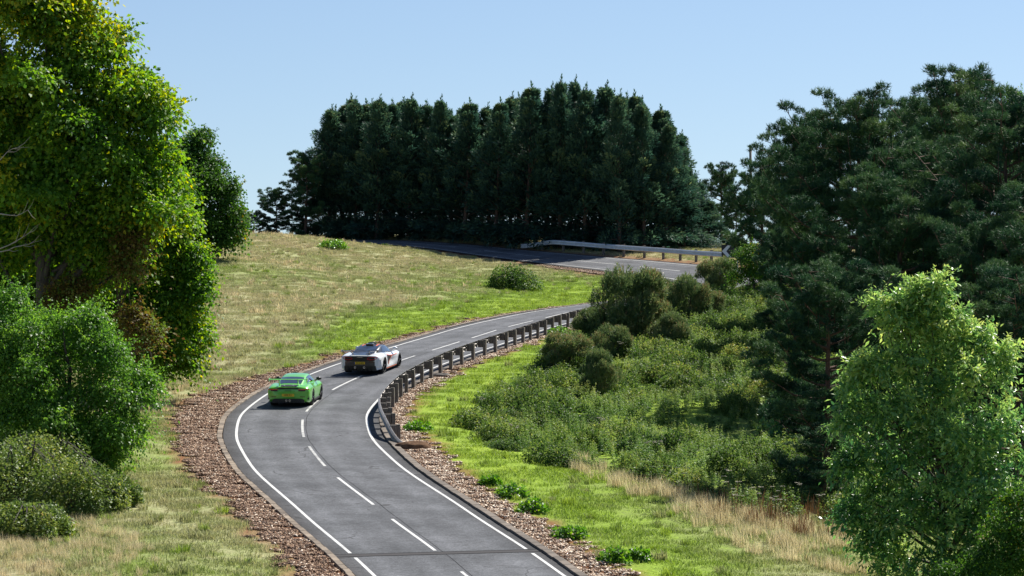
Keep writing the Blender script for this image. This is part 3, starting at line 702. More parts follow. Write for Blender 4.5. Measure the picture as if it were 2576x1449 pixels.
make_tree('broadleaf_tree', 'dark leaved tree added as the shaded hollow behind the tallest maple', 'tree',
 [lobe(u, v, 127 + dd, r) for u, v, r, dd in [(-60, 560, 130, 0), (60, 560, 130, 1), (180, 600, 120, 0), (260, 700, 100, 1), (40, 720, 140, 0), (170, 780, 120, .5), (-80, 760, 140, 1), (90, 860, 120, 0), (260, 840, 100, 0), (-50, 400, 140, 2), (120, 420, 140, 2)]],
 (*hit(120, 985)[:2], hit(120, 985)[2]), .3, 'leaf_dark', 2300, 22, .21, 109, nl=30, clump_r=.42)  # added tree: its dark leaves stand in for the shaded hollow
def some_yellow(C, cv, r): return np.clip(cv + .22 * sstep(.5, .75, fbm(C[:, 0], C[:, 2], 18)), 0, .9)
D2 = 127.0
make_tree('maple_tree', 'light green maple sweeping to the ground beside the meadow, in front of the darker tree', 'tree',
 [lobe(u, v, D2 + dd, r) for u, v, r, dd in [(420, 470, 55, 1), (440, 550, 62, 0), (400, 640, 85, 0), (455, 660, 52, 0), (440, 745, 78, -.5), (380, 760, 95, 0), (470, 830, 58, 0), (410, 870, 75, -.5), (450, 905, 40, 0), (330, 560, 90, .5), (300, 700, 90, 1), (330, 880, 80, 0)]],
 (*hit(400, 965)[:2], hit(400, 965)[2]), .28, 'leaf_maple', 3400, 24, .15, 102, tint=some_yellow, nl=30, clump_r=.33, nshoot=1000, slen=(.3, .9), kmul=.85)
D2b = 117.0
make_tree('browning_tree', 'brown leaved small tree among the green maples on the left', 'tree',
 [lobe(u, v, D2b + dd, r) for u, v, r, dd in [(330, 610, 44, 0), (315, 680, 42, 0), (365, 845, 40, 0), (335, 800, 30, .4), (180, 735, 34, 0), (150, 755, 26, 0)]],
 (*hit(330, 1040)[:2], hit(330, 1040)[2]), .13, 'leaf_brown', 400, 20, .13, 103, tint=lambda C, cv, r: np.clip(cv + r.normal(size=len(C)) * .32 + .1, 0, 1), nl=30, clump_r=.3, nshoot=260)
D3 = 200.0
b3 = hit(520, 652)
def yellow_side(C, cv, r): return np.clip(cv * .85 + .8 * sstep(D3 * (563 - HU) / F, D3 * (600 - HU) / F, C[:, 0] + r.normal(size=len(C)) * .35) * sstep(.42, .6, fbm(C[:, 0] * .8, C[:, 2] * .8, 33)), 0, 1)
make_tree('maple_tree', 'dark green rounded tree at the meadow edge, yellow leaves on its right side', 'tree',
 [lobe(u, v, b3[1] + dd, r) for u, v, r, dd in [(455, 395, 58, 0), (480, 440, 70, -.5), (440, 480, 75, 0), (520, 500, 62, 0), (560, 470, 40, .3), (575, 540, 44, 0), (540, 590, 52, -.4), (490, 580, 65, 0), (585, 590, 28, 0), (450, 610, 50, 0), (500, 345, 28, 0)]],
 b3, .26, 'leaf_dark', 2400, 22, .20, 104, tint=yellow_side, nl=26, clump_r=.42)
D4 = 103.0
hb = hit(200, 1195)
make_tree('hawthorn_bush', 'big glossy green hawthorn in the left foreground, its lowest twigs over the grass', 'bush',
 [lobe(u, v, D4 + dd, r) for u, v, r, dd in [(30, 790, 75, 0), (100, 830, 75, 0), (190, 810, 60, .5), (60, 930, 115, -.5), (200, 910, 100, 0), (270, 880, 55, 0), (290, 985, 90, -.3), (345, 965, 50, 0), (130, 1050, 115, -.8), (20, 1060, 100, 0), (250, 1080, 95, -.6), (325, 1080, 55, 0), (200, 1150, 60, -.5), (300, 1130, 40, 0), (-40, 880, 110, 0), (50, 1165, 95, -.8), (150, 1190, 75, -.9), (245, 1175, 52, -.6)]],
 hb, .16, 'leaf_hawthorn', 3600, 20, .12, 105, nl=40, clump_r=.25, wl=.6, nshoot=1900, slen=(.3, 1.0), kmul=.8)
# bare grey branches poking out of the maple
e = tag(empty('dead_branch', px(-20, 620, 113)[:2] + (ZC - .15,)), 'bare grey dead branches sticking out of the left edge foliage', 'branch')
r_ = np.random.default_rng(4); mb = MB()
for i in range(4):
    mb = MB()
    p = Vector((r_.uniform(-.2, .3), r_.uniform(-.6, .2), r_.uniform(-1.0, 1.3) + (3.2 if i > 2 else 0))); d = Vector((1, -.15, r_.uniform(-.2, .45))).normalized(); pts = [p]
    for k in range(7):
        d = (d + Vector((0, r_.normal() * .15, r_.normal() * .22))).normalized(); pts.append(pts[-1] + d * .30)
    mb.tube(pts, [.026 * (1 - k / 8) for k in range(8)], 5)
    for k in (2, 3, 4, 5):
        d2 = (d + Vector((0, r_.normal() * .4, r_.normal() * .7))).normalized(); mb.tube([pts[k], pts[k] + d2 * .3, pts[k] + d2 * .55 + Vector((0, 0, .1))], [.013, .009, .004], 4)
    mb.build('twig', M['bark_dead'], e)

# ------------------------------------------------------------------ conifers on the crest
def conifer(h, rad, seed, clear=1.1, nb=120, per=125):
    """boughs like upswept plumes round a straight stem"""
    r = np.random.default_rng(seed); lean = r.normal() * .012 + .010
    t = np.sort(np.clip((np.arange(nb) + r.random(nb)) / nb, 0, .985)); t[:14] = r.random(14) * .13; z = clear + (h - clear - 1.1) * t; az = np.arange(nb) * 2.399 + r.normal(size=nb) * .5
    L = rad * (np.minimum(1, .7 + t * 2.2) * np.maximum(1 - t, 0)**.66 * r.uniform(.45, 1.25, nb) + .08)
    up = r.uniform(.25, .75, nb) + .9 * t**1.5; up[:14] = r.uniform(-.25, .15, 14); L[:14] *= 1.25
    d = unit(np.stack([np.cos(az), np.sin(az), up], 1)); P0 = np.stack([lean * z, 0 * z, z], 1)
    bi = np.repeat(np.arange(nb), per); m = len(bi); f = r.uniform(.18, 1.0, m)**.75
    fat = (.20 + .17 * L[bi]) * np.sin(np.pi * np.clip(f * .93 + .06, 0, 1))**.6 + .03
    rd = sphere_dirs(m, r); rd -= d[bi] * (rd * d[bi]).sum(1, keepdims=True); rd = unit(rd) * (r.random((m, 1))**.45)
    rd[:, 2] *= .7
    P = P0[bi] + d[bi] * (L[bi] * f)[:, None] + rd * fat[:, None]
    P[:, 2] += .30 * L[bi] * f**2 * (.4 + t[bi]) - .34 * L[bi] * np.clip(f - .55, 0, 1)
    D = d[bi] * .9 + rd * .75 + np.array([.06, 0, .10]) + r.normal(size=(m, 3)) * .22
    D[:, 2] -= .55 * np.clip(f - .6, 0, 1)
    Ln = r.uniform(.24, .5, m) * (1.05 - .35 * t[bi])
    V, Fq = leaf_quads(P, D, unit(np.array([0, 0, 1.0]) + rd + r.normal(size=(m, 3)) * .4), Ln, Ln * .30, fold=.12)
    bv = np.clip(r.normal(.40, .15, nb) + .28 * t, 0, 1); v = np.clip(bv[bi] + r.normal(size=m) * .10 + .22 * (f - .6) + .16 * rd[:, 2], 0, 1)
    # the leader: a feathery nodding spike
    k = 110; zz = h - .05 - r.random(k)**.8 * 2.3; a = r.uniform(0, 2 * np.pi, k); w = .05 + (h - zz) * .36; nod = .16 * np.clip((zz - h + 1.0), 0, 1)**2 * r.choice([-1, 1, 1])
    P2 = np.stack([lean * zz + nod, 0 * zz, zz], 1); D2 = np.stack([np.cos(a) * w, np.sin(a) * w, .30 + 0 * w], 1)
    v2, f2 = leaf_quads(P2, D2, sphere_dirs(k, r), .16 + w * .9, np.full(k, .10), .1)
    cm = np_mesh('crown', np.concatenate([V, v2]), np.concatenate([Fq, f2 + len(V)]), [M['needle_dark']], {'v': ('FACE', np.concatenate([v, np.full(k, .6)]))})
    mb = MB(); mb.tube([(lean * q, 0, q) for q in (-.3, .5, 2, h * .5, h * .97)], [.26, .2, .17, .10, .02], 8)
    for i in range(0, nb, 2): mb.tube([P0[i], P0[i] + d[i] * L[i] * .75], [.04, .012], 4, cap=False)
    return mb.mesh('trunk', M['bark_pine'], True), cm
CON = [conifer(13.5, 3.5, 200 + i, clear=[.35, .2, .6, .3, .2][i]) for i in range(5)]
ORD = ['first', 'second', 'third', 'fourth', 'fifth', 'sixth', 'seventh', 'eighth', 'ninth', 'tenth', 'eleventh', 'twelfth', 'thirteenth', 'fourteenth', 'fifteenth', 'sixteenth', 'seventeenth', 'eighteenth', 'nineteenth', 'twentieth', 'twenty-first', 'twenty-second', 'twenty-third', 'twenty-fourth', 'twenty-fifth', 'twenty-sixth', 'twenty-seventh', 'twenty-eighth', 'twenty-ninth', 'thirtieth']
BACK = [(842, 285), (878, 272), (935, 276), (967, 270), (1008, 268), (1050, 280), (1086, 282), (1120, 290), (1152, 284), (1188, 282), (1228, 284), (1265, 268), (1304, 258), (1348, 250), (1392, 246), (1452, 248), (1492, 252), (1534, 250), (1575, 258), (1606, 262), (1636, 282), (1708, 385), (1735, 445)]
tops = [(826, 253), (858, 262), (894, 238), (921, 262), (948, 234), (986, 240), (1028, 229), (1071, 253), (1102, 246), (1136, 270), (1168, 243), (1209, 253), (1246, 248), (1284, 226), (1323, 217), (1374, 214), (1408, 199), (1434, 201), (1471, 219), (1510, 214), (1558, 219), (1590, 224), (1621, 238), (1650, 268), (1674, 292), (1697, 330), (1720, 420), (1752, 455), (1780, 500)]
r_ = np.random.default_rng(31)
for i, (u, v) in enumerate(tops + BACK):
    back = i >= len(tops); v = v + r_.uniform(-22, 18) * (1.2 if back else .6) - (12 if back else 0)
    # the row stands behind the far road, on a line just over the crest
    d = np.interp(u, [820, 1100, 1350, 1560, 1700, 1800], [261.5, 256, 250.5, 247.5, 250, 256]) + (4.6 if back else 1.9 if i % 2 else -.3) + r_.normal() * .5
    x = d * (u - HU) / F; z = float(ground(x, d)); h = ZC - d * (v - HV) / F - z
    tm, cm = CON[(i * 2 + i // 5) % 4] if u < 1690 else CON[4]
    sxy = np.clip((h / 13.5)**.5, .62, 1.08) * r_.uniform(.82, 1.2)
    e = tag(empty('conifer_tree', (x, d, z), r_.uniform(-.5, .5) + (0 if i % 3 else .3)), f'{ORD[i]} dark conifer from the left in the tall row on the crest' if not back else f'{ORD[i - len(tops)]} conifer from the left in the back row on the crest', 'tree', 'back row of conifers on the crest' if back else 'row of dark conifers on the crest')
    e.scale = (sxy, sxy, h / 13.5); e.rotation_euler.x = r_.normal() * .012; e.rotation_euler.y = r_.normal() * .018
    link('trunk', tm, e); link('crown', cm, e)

# ------------------------------------------------------------------ pines
def pine(h, crown0, rad, seed, tufts=1500, top_shoots=22, pad=1.0, needle=.23, K=13, width=.036):
    r = np.random.default_rng(seed); mb = MB()
    bend = r.normal(size=2) * .035
    axis = lambda z: np.array([bend[0] * z + .12 * math.sin(z * .6 + seed), bend[1] * z, z])
    zs = np.linspace(-.3, h * .96, 9); mb.tube([axis(q) for q in zs], [.30 * (h / 13) * (1 - .9 * k / 8) + .02 for k in range(9)], 8)
    P = []; D = []; cvs = []
    nb = int(46 * h / 13)
    for i in range(nb):
        f = (i + r.random()) / nb; z = crown0 + (h * .97 - crown0) * f**.9; az = i * 2.4 + r.normal() * .4
        prof = math.sin(math.pi * (.16 + .80 * f))**.75
        L = rad * prof * r.uniform(.6, 1.15) + .35
        up = .10 + .75 * f**2 + r.normal() * .10
        s = axis(z); d = np.array([math.cos(az), math.sin(az), up]); pts = [s]
        for k in range(1, 6):
            q = k / 5; pts.append(s + d * L * q + np.array([r.normal() * .1, r.normal() * .1, .30 * L * q * q * (.5 + f) - .10 * L * math.sin(q * 3)]))
        mb.tube(pts, [.075 * (1 - .15 * q) * (L / rad) * (1 - q / 6.5) + .012 for q in range(6)], 5, cap=False)
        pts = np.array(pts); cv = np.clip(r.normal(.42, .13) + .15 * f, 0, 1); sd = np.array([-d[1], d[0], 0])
        npad = max(3, int(11 * L / rad * r.uniform(.8, 1.2)))
        for k in range(npad):               # needle pads set along the bough, with gaps between them
            q = (.30 + .70 * (k + r.random()) / npad) * 4.999; a = min(int(q), 4); B = pts[a] * (1 - (q - a)) + pts[a + 1] * (q - a)
            c0 = B + sd * r.normal() * (.12 + .11 * L * q / 5) * 1.5 + np.array([0, 0, abs(r.normal()) * .18]); R = r.uniform(.32, .64) * pad
            m = int(tufts / nb / 9.0 * (R / .44)**2); dr = sphere_dirs(m, r); dr[:, 2] = np.where(dr[:, 2] < -.25, -dr[:, 2], dr[:, 2])
            P.append(c0 + dr * np.array([R, R, R * .62]) * r.uniform(.55, 1.05, (m, 1))); D.append(unit(dr * .8 + d * .3 + np.array([0, 0, .55]) + r.normal(size=(m, 3)) * .25)); cvs.append(np.clip(cv + r.normal() * .10 + r.normal(size=m) * .08 + .16 * dr[:, 2] + .06 * (q / 5), 0, 1))  # pad tops paler than undersides: light and shade put into needle colour
            mb.tube([B, c0], [.022, .010], 4, cap=False)
    for i in range(top_shoots):     # upright shoots round the top
        a = r.uniform(0, 2 * np.pi); q = r.uniform(.0, .8) * rad * .75; z = h * (1 - .30 * (q / rad)) - r.uniform(0, .6)
        s = axis(z) + np.array([math.cos(a) * q, math.sin(a) * q, -.5]); hh = r.uniform(.5, 1.5); m = int(hh * 11)
        f = np.linspace(0, 1, m)[:, None]; T = s + f * np.array([r.normal() * .12, r.normal() * .12, hh]) + r.normal(size=(m, 3)) * .06
        mb.tube([s - np.array([0, 0, .6]), s + np.array([0, 0, hh * .9])], [.03, .008], 4)
        P.append(T); D.append(unit(np.array([0, 0, 1]) + r.normal(size=(m, 3)) * .5)); cvs.append(np.clip(r.normal(.5, .1, m), 0, 1))
    P = np.concatenate(P); D = np.concatenate(D); cv = np.concatenate(cvs); n = len(P)
    ti = np.repeat(np.arange(n), K); dirs = unit(D[ti] * .75 + sphere_dirs(len(ti), r))
    st = P[ti] + D[ti] * r.uniform(-.10, .14, (len(ti), 1))
    V, Fq = needle_tris(st, dirs, needle * r.uniform(.7, 1.2, len(ti)), np.full(len(ti), width), r)
    v = np.clip(cv[ti] + r.normal(size=len(ti)) * .06, 0, 1)
    return mb.mesh('trunk', M['bark_pine'], True), np_mesh('crown', V, Fq, [M['needle_pine']], {'v': ('FACE', v)}), float(V[:, 2].max())
PINE = [pine(14.5, 2.2, 4.0, 301, 13000), pine(14.0, 1.8, 4.3, 302, 13000), pine(11.0, .5, 4.0, 303, 12000), pine(9.0, .4, 2.5, 304, 5600, needle=.26, width=.045, pad=.8)]
def put_pine(k, label, u, vb, vt, wx=1.0, d=None, rz=0.0, group=None, y=None):
    tm, cm, h0 = PINE[k]
    if d is None: x, d, z = hit(u, vb)
    else: x = d * (u - HU) / F; z = float(ground(x, d))
    h = ZC - d * (vt - HV) / F - z
    e = tag(empty('pine_tree', (x, d, z), rz), label, 'tree', group)
    s = h / h0; e.scale = (s * wx, s * wx, s)
    link('trunk', tm, e); link('crown', cm, e)
    return e
G1 = 'scots pines on the right'
put_pine(0, 'tallest pine on the right with bare shoots standing above the others', 2380, 0, 152, 1.05, 139, .4, G1)
put_pine(1, 'broad pine left of the tallest one, its round top full of upright shoots', 2150, 0, 200, 1.0, 132, 1.9, G1)
put_pine(0, 'pine with stepped crown leaning over the bend, left edge of the right hand wood', 2005, 0, 288, .74, 158, 3.0, G1)
put_pine(1, 'pine at the right edge of the photo with a dull grey green crown', 2545, 0, 205, 1.0, 126, 4.2, G1)
put_pine(2, 'low dark pine spreading over the brambles, its dead lower branch pointing left', 2085, 0, 640, 1.05, 107, .9, G1)
put_pine(2, 'shaded pine between the brambles and the tallest pines', 2250, 0, 420, .95, 124, 2.6, G1)
put_pine(3, 'smaller pine rising at the far bend beside the dark sign', 1925, 0, 385, 1.0, 196, .3, G1)
put_pine(2, 'pine with a shaded blue green crown at the right edge behind the bright ash', 2480, 0, 520, .95, 118, 5.0, G1)
put_pine(3, 'little pine silhouetted against the sky in the gap right of the conifers', 1815, 0, 402, .95, 268, 1.2, G1)
put_pine(2, 'bushy pine at the left end of the dark conifer row', 768, 0, 372, .92, 259, 2.2, G1)
put_pine(2, 'small leaning pine on the skyline near the yellow tinged tree', 695, 0, 468, 1.1, 259, 4.4, G1)
put_pine(2, 'lowest pine on the skyline, half hidden by the yellow tinged tree', 640, 0, 532, 1.5, 259, .7, G1)
put_pine(1, 'pine filling the gap behind the broad pine and the stepped one', 2075, 0, 262, 1.0, 172, 5.5, G1)
put_pine(0, 'pine behind the tallest one near the right edge', 2470, 0, 215, 1.1, 168, 2.0, G1)
put_pine(2, 'low pine crown under the stepped pine, overhanging the gorse', 2000, 0, 560, .82, 146, 3.7, G1)
put_pine(0, 'pine standing between the tallest and the broad one', 2265, 0, 235, 1.05, 160, 1.0, G1)
put_pine(3, 'lowest black green pine crown above the dead stems', 2070, 0, 1060, 1.5, 102, 2.4, G1)
put_pine(2, 'low dull pine at the right edge beside the ash', 2560, 0, 640, 1.0, 104, 1.4, G1)
put_pine(2, 'pine with pale green needles filling the gap above the far guard rail', 1850, 0, 478, .85, 246, 3.4, G1)
put_pine(0, 'pine whose crown just enters the photo at the right edge, behind the others', 2690, 0, 240, 1.0, 142, 2.9, G1)
put_pine(2, 'dark pine cut off by the right edge beside the dull grey green one', 2720, 0, 420, 1.0, 116, 3.9, G1)
# dead bough of the low pine
mb = MB(); mb.tube([(0, 0, 0), (-1.1, -.4, -.25), (-2.1, -.7, -.7), (-3.1, -.9, -1.25)], [.07, .055, .04, .015], 6)
for k in range(9):
    f = .25 + .08 * k; p = Vector((-3.1 * f, -.9 * f, -1.25 * f * f)); mb.tube([p, p + Vector((r_.normal() * .2, .1, -.5)), p + Vector((r_.normal() * .3, .15, -1.0))], [.018, .012, .004], 4)
o = mb.build('dead_bough', M['bark_pine'], None); o.location = (px(2130, 960, 110)[0], 110, ZC - 110 * (965 - HV) / F)
tag(o, 'dead drooping bough hanging out of the low dark pine over the nettles', 'branch')

# ------------------------------------------------------------------ ash and other broadleaves on the right
D5 = 84.0
def ash_tint(C, cv, r): return np.clip(cv + .22 * sstep(ZC - 6.5, ZC - 2.5, C[:, 2] + r.normal(size=len(C)) * .4) - .06, 0, 1)  # leaves lighten with height: the sunlit top is put into their colour
xb = D5 * (2380 - HU) / F
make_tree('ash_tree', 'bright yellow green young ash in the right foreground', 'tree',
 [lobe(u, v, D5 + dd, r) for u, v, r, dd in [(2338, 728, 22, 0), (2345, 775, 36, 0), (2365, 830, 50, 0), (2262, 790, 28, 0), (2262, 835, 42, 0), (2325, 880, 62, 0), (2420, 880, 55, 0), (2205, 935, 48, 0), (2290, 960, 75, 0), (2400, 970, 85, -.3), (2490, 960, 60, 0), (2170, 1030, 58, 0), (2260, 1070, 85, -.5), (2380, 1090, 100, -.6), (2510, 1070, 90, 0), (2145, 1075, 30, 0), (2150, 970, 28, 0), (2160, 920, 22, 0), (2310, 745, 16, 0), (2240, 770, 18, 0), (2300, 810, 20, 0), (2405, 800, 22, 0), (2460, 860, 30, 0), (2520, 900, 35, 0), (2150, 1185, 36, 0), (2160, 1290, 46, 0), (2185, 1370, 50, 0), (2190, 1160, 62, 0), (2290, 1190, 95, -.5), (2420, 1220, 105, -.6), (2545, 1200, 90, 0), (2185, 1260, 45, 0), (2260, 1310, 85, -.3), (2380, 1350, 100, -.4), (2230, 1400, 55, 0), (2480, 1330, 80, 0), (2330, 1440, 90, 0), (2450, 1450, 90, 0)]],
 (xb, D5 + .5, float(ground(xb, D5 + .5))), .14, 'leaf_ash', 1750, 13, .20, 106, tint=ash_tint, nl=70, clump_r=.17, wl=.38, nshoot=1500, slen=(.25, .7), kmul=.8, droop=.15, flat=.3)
xb = 80 * (2560 - HU) / F
make_tree('ivy_bush', 'dark leafy bush at the bottom right corner below the ash', 'bush',
 [lobe(u, v, 80, r) for u, v, r in [(2540, 1330, 70), (2500, 1420, 80), (2590, 1400, 80), (2420, 1470, 60), (2570, 1270, 45)]], (xb, 80, float(ground(xb, 80))), .08, 'leaf_dark', 500, 30, .085, 107, nl=10, clump_r=.22)
for j, (u, v, dd, lab, lo) in enumerate([
  (2010, 1120, 119, 'yellow green leafy shrub seen under the low dark pine', [(1990, 1010, 40), (2040, 980, 42), (2020, 1060, 45), (1960, 1080, 34), (2080, 1040, 40), (2060, 930, 34)]),
  (2330, 900, 150, 'sunlit leafy tree glimpsed behind the pine trunks', [(2290, 660, 60), (2330, 740, 70), (2240, 720, 55), (2400, 700, 60), (2480, 780, 60), (2260, 640, 40)]),
  (2520, 600, 160, 'leafy tree rising behind the pines at the right edge', [(2560, 260, 40), (2590, 330, 60), (2550, 420, 50), (2600, 500, 70)]),
  (1890, 745, 188, 'leafy shrub growing below the pines at the far bend', [(1880, 640, 30), (1900, 665, 34), (1870, 690, 28), (1930, 690, 36)])]):
    xb = dd * (u - HU) / F
    make_tree('leafy_shrub' if j in (0, 3) else 'broadleaf_tree', lab, 'shrub' if j in (0, 3) else 'tree', [lobe(a, c, dd, r) for a, c, r in lo], (xb, dd, float(ground(xb, dd))), .10, 'leaf_ash' if j < 2 else 'leaf_dark', 330, 22, .12, 120 + j, nl=14, clump_r=.3)

# ------------------------------------------------------------------ gorse
def gorse_mesh(seed, n=5400, K=8):
    r = np.random.default_rng(seed)
    lb = [(r.normal() * .36, r.normal() * .36, .30 + .42 * r.random(), r.uniform(.15, .27)) for _ in range(0)]
    for g_ in sphere_dirs(34, r): lb.append((g_[0] * .52 * r.uniform(.75, 1.05), g_[1] * .52 * r.uniform(.75, 1.05), max(.12, .42 + g_[2] * .40) * 1.15, r.uniform(.14, .25)))
    lb.append((0, 0, .40, .42))
    P = []; O = []
    for x, y, z, R in lb:
        m = n // 35; d = sphere_dirs(m, r); d[:, 2] = np.abs(d[:, 2]) * 1.0 - .25; d = unit(d)
        P.append(np.array([x, y, z * .85]) + d * R * r.uniform(.7, 1.05, (m, 1)) * np.array([1, 1, .85])); O.append(d)
    P = np.concatenate(P); O = np.concatenate(O); P[:, 2] = np.maximum(P[:, 2], .03)
    cv = np.clip(r.normal(.38, .12, len(P)) + .22 * O[:, 2] + .35 * (vnoise(P[:, 0] * 2.2, P[:, 1] * 2.2 + P[:, 2] * 2, seed) > .62) * r.random(len(P)), 0, 1)  # upward shoots lightened, sunlit tips painted into the colour; brown patches at random
    ti = np.repeat(np.arange(len(P)), K); up = unit(O * .8 + np.array([0, 0, .8]) + r.normal(size=P.shape) * .25)
    f = r.uniform(-.4, 1, (len(ti), 1)) * .075
    D = unit(up[ti] * .9 + sphere_dirs(len(ti), r) * .8)
    V, Fq = needle_tris(P[ti] + up[ti] * f, D, r.uniform(.035, .07, len(ti)), np.full(len(ti), .014), r)
    v = np.clip(cv[ti] + r.normal(size=len(ti)) * .06, 0, 1)
    mb = MB()
    for k in range(16):
        q = P[r.integers(len(P))]; mb.tube([(0, 0, -.05), tuple(q * .5 + np.array([0, 0, .08])), tuple(q * .92)], [.035, .02, .006], 5, cap=False)
    return mb.mesh('stem', M['bark'], True), np_mesh('foliage', V, Fq, [M['gorse']], {'v': ('FACE', v)})
GORSE = [gorse_mesh(400 + i) for i in range(3)]
for j, (u, vb, vt, wpx, lab) in enumerate([
  (1590, 868, 688, 225, 'largest gorse bush, beside the guard rail where the road disappears'), (1735, 815, 705, 140, 'gorse bush with brown tips right of the largest one'), (1490, 850, 785, 115, 'rounded gorse bush at the far end of the timber posts'),
  (1432, 935, 842, 165, 'spiky gorse bush nearest the bright grass verge'), (1538, 915, 828, 120, 'brownish gorse bush between the spiky one and the brambles'), (1508, 1000, 897, 120, 'dark gorse bush standing alone among the nettles'),
  (1805, 735, 655, 125, 'brown tipped gorse bush below the far guard rail'), (1660, 790, 712, 90, 'small gorse bush hiding the inside of the hairpin'), (1690, 880, 800, 120, 'gorse bush overgrown by pale brambles'), (1775, 800, 735, 110, 'low gorse bush in front of the far pines')]):
    x, d, z = hit(u, vb); h = (vb - vt) * d / F; w = wpx * d / F
    e = tag(empty('gorse_bush', (x, d, z), j * 1.3), lab, 'bush', 'gorse bushes by the inside of the bend')
    e.scale = (w / 1.5, w / 1.5, h / .86)
    sm, fm = GORSE[j % 3]; link('stem', sm, e); link('foliage', fm, e)

# ------------------------------------------------------------------ bushes on the meadow, weeds on the verge
def leaf_mound(seed, n, leaf, canes=14, wl=.7):
    r = np.random.default_rng(seed); d = sphere_dirs(n, r); d[:, 2] = np.abs(d[:, 2])
    P = d * r.uniform(.55, 1.0, (n, 1)); P[:, 2] *= .95
    bumpy = .75 + .5 * vnoise(P[:, 0] * 2.3 + 9, P[:, 1] * 2.3 + 5, seed); P *= bumpy[:, None]
    cv = np.clip(r.normal(.42, .12, n) + .5 * (vnoise(P[:, 0] * 4, P[:, 1] * 4 + P[:, 2] * 3, seed + 1) - .5), 0, 1)
    L = leaf * r.uniform(.6, 1.3, n)
    V, Fq = leaf_quads(P, unit(d * .6 + r.normal(size=(n, 3)) * .6 + [0, 0, -.2]), unit(d * .5 + [0, 0, .7] + r.normal(size=(n, 3)) * .45), L, L * wl)
    mb = MB()
    for k in range(canes):
        a = r.uniform(0, 6.28); R = r.uniform(.6, 1.05); hh = r.uniform(.6, 1.0)
        mb.tube([(0, 0, 0), (math.cos(a) * R * .4, math.sin(a) * R * .4, hh), (math.cos(a) * R, math.sin(a) * R, hh * .55)], [.02, .014, .006], 4, cap=False)
    return V, Fq, cv, mb
def bush_at(name, label, u, vb, vt, wpx, seed, n, leaf, mat, cat, group=None):
    x, d, z = hit(u, vb); h = (vb - vt) * d / F; w = wpx * d / F / 2
    V, Fq, cv, mb = leaf_mound(seed, n, leaf / max(w, h) if False else leaf, 14)
    V = V * 1.0
    # scale the mound, not the leaves
    c = V.reshape(-1, 4, 3); q = c[:, :1].copy(); c = (c - q) + q * np.array([w, w, h]); V = c.reshape(-1, 3)
    e = tag(empty(name, (x, d, z), 0), label, cat, group)
    mb.v = [(p[0] * w, p[1] * w, p[2] * h) for p in mb.v]
    mb.build('stem', M['bark'], e); link('foliage', np_mesh('foliage', V, Fq, [M[mat]], {'v': ('FACE', cv)}), e)
bush_at('bramble_bush', 'round dark bramble bush alone on the meadow below the far road', 1290, 728, 668, 150, 501, 5200, .15, 'leaf_bramble', 'bush')
bush_at('bramble_bush', 'low yellowish bush near the crest of the meadow', 838, 626, 603, 78, 502, 1500, .16, 'leaf_weed', 'bush')
for j, (u, vb, vt, w, lab) in enumerate([(1232, 1222, 1198, 56, 'smallest dock weed at the far end of the row by the chippings'), (1288, 1250, 1220, 92, 'wide flat dock weed on the edge of the chippings'), (1340, 1290, 1253, 92, 'bushiest dock weed beside the chippings'),
   (1432, 1352, 1322, 90, 'dock weed growing halfway down the row by the chippings'), (1545, 1415, 1378, 84, 'rounded dock weed near the bottom end of the row'), (1606, 1412, 1380, 60, 'dock weed set back from the chippings in the grass'), (1050, 1082, 1062, 80, 'leafy weed in the grass behind the end of the guard rail'), (1408, 845, 822, 70, 'leafy weed at the foot of the far timber posts')]):
    bush_at('dock_weed', lab, u, vb, vt, w, 520 + j, 700, .12, 'leaf_weed', 'weed', 'weeds along the right verge')
r_ = np.random.default_rng(77)
# brambles at the lower left
for j, (u, vb, vt, w, lab) in enumerate([(40, 1275, 1115, 300, 'bramble mound at the left edge under the hawthorn'), (175, 1290, 1150, 270, 'bramble mound trailing onto the dry grass in the left foreground'), (275, 1270, 1195, 150, 'small bramble clump at the foot of the hawthorn'), (110, 1245, 1085, 330, 'tall bramble thicket against the hawthorn at the left'), (70, 1350, 1265, 240, 'low bramble tangle nearest the bottom left corner')]):
    bush_at('bramble_bush', lab, u, vb, vt, w, 540 + j, 9000, .10, 'bramble_olive', 'bush', 'brambles under the hawthorn')
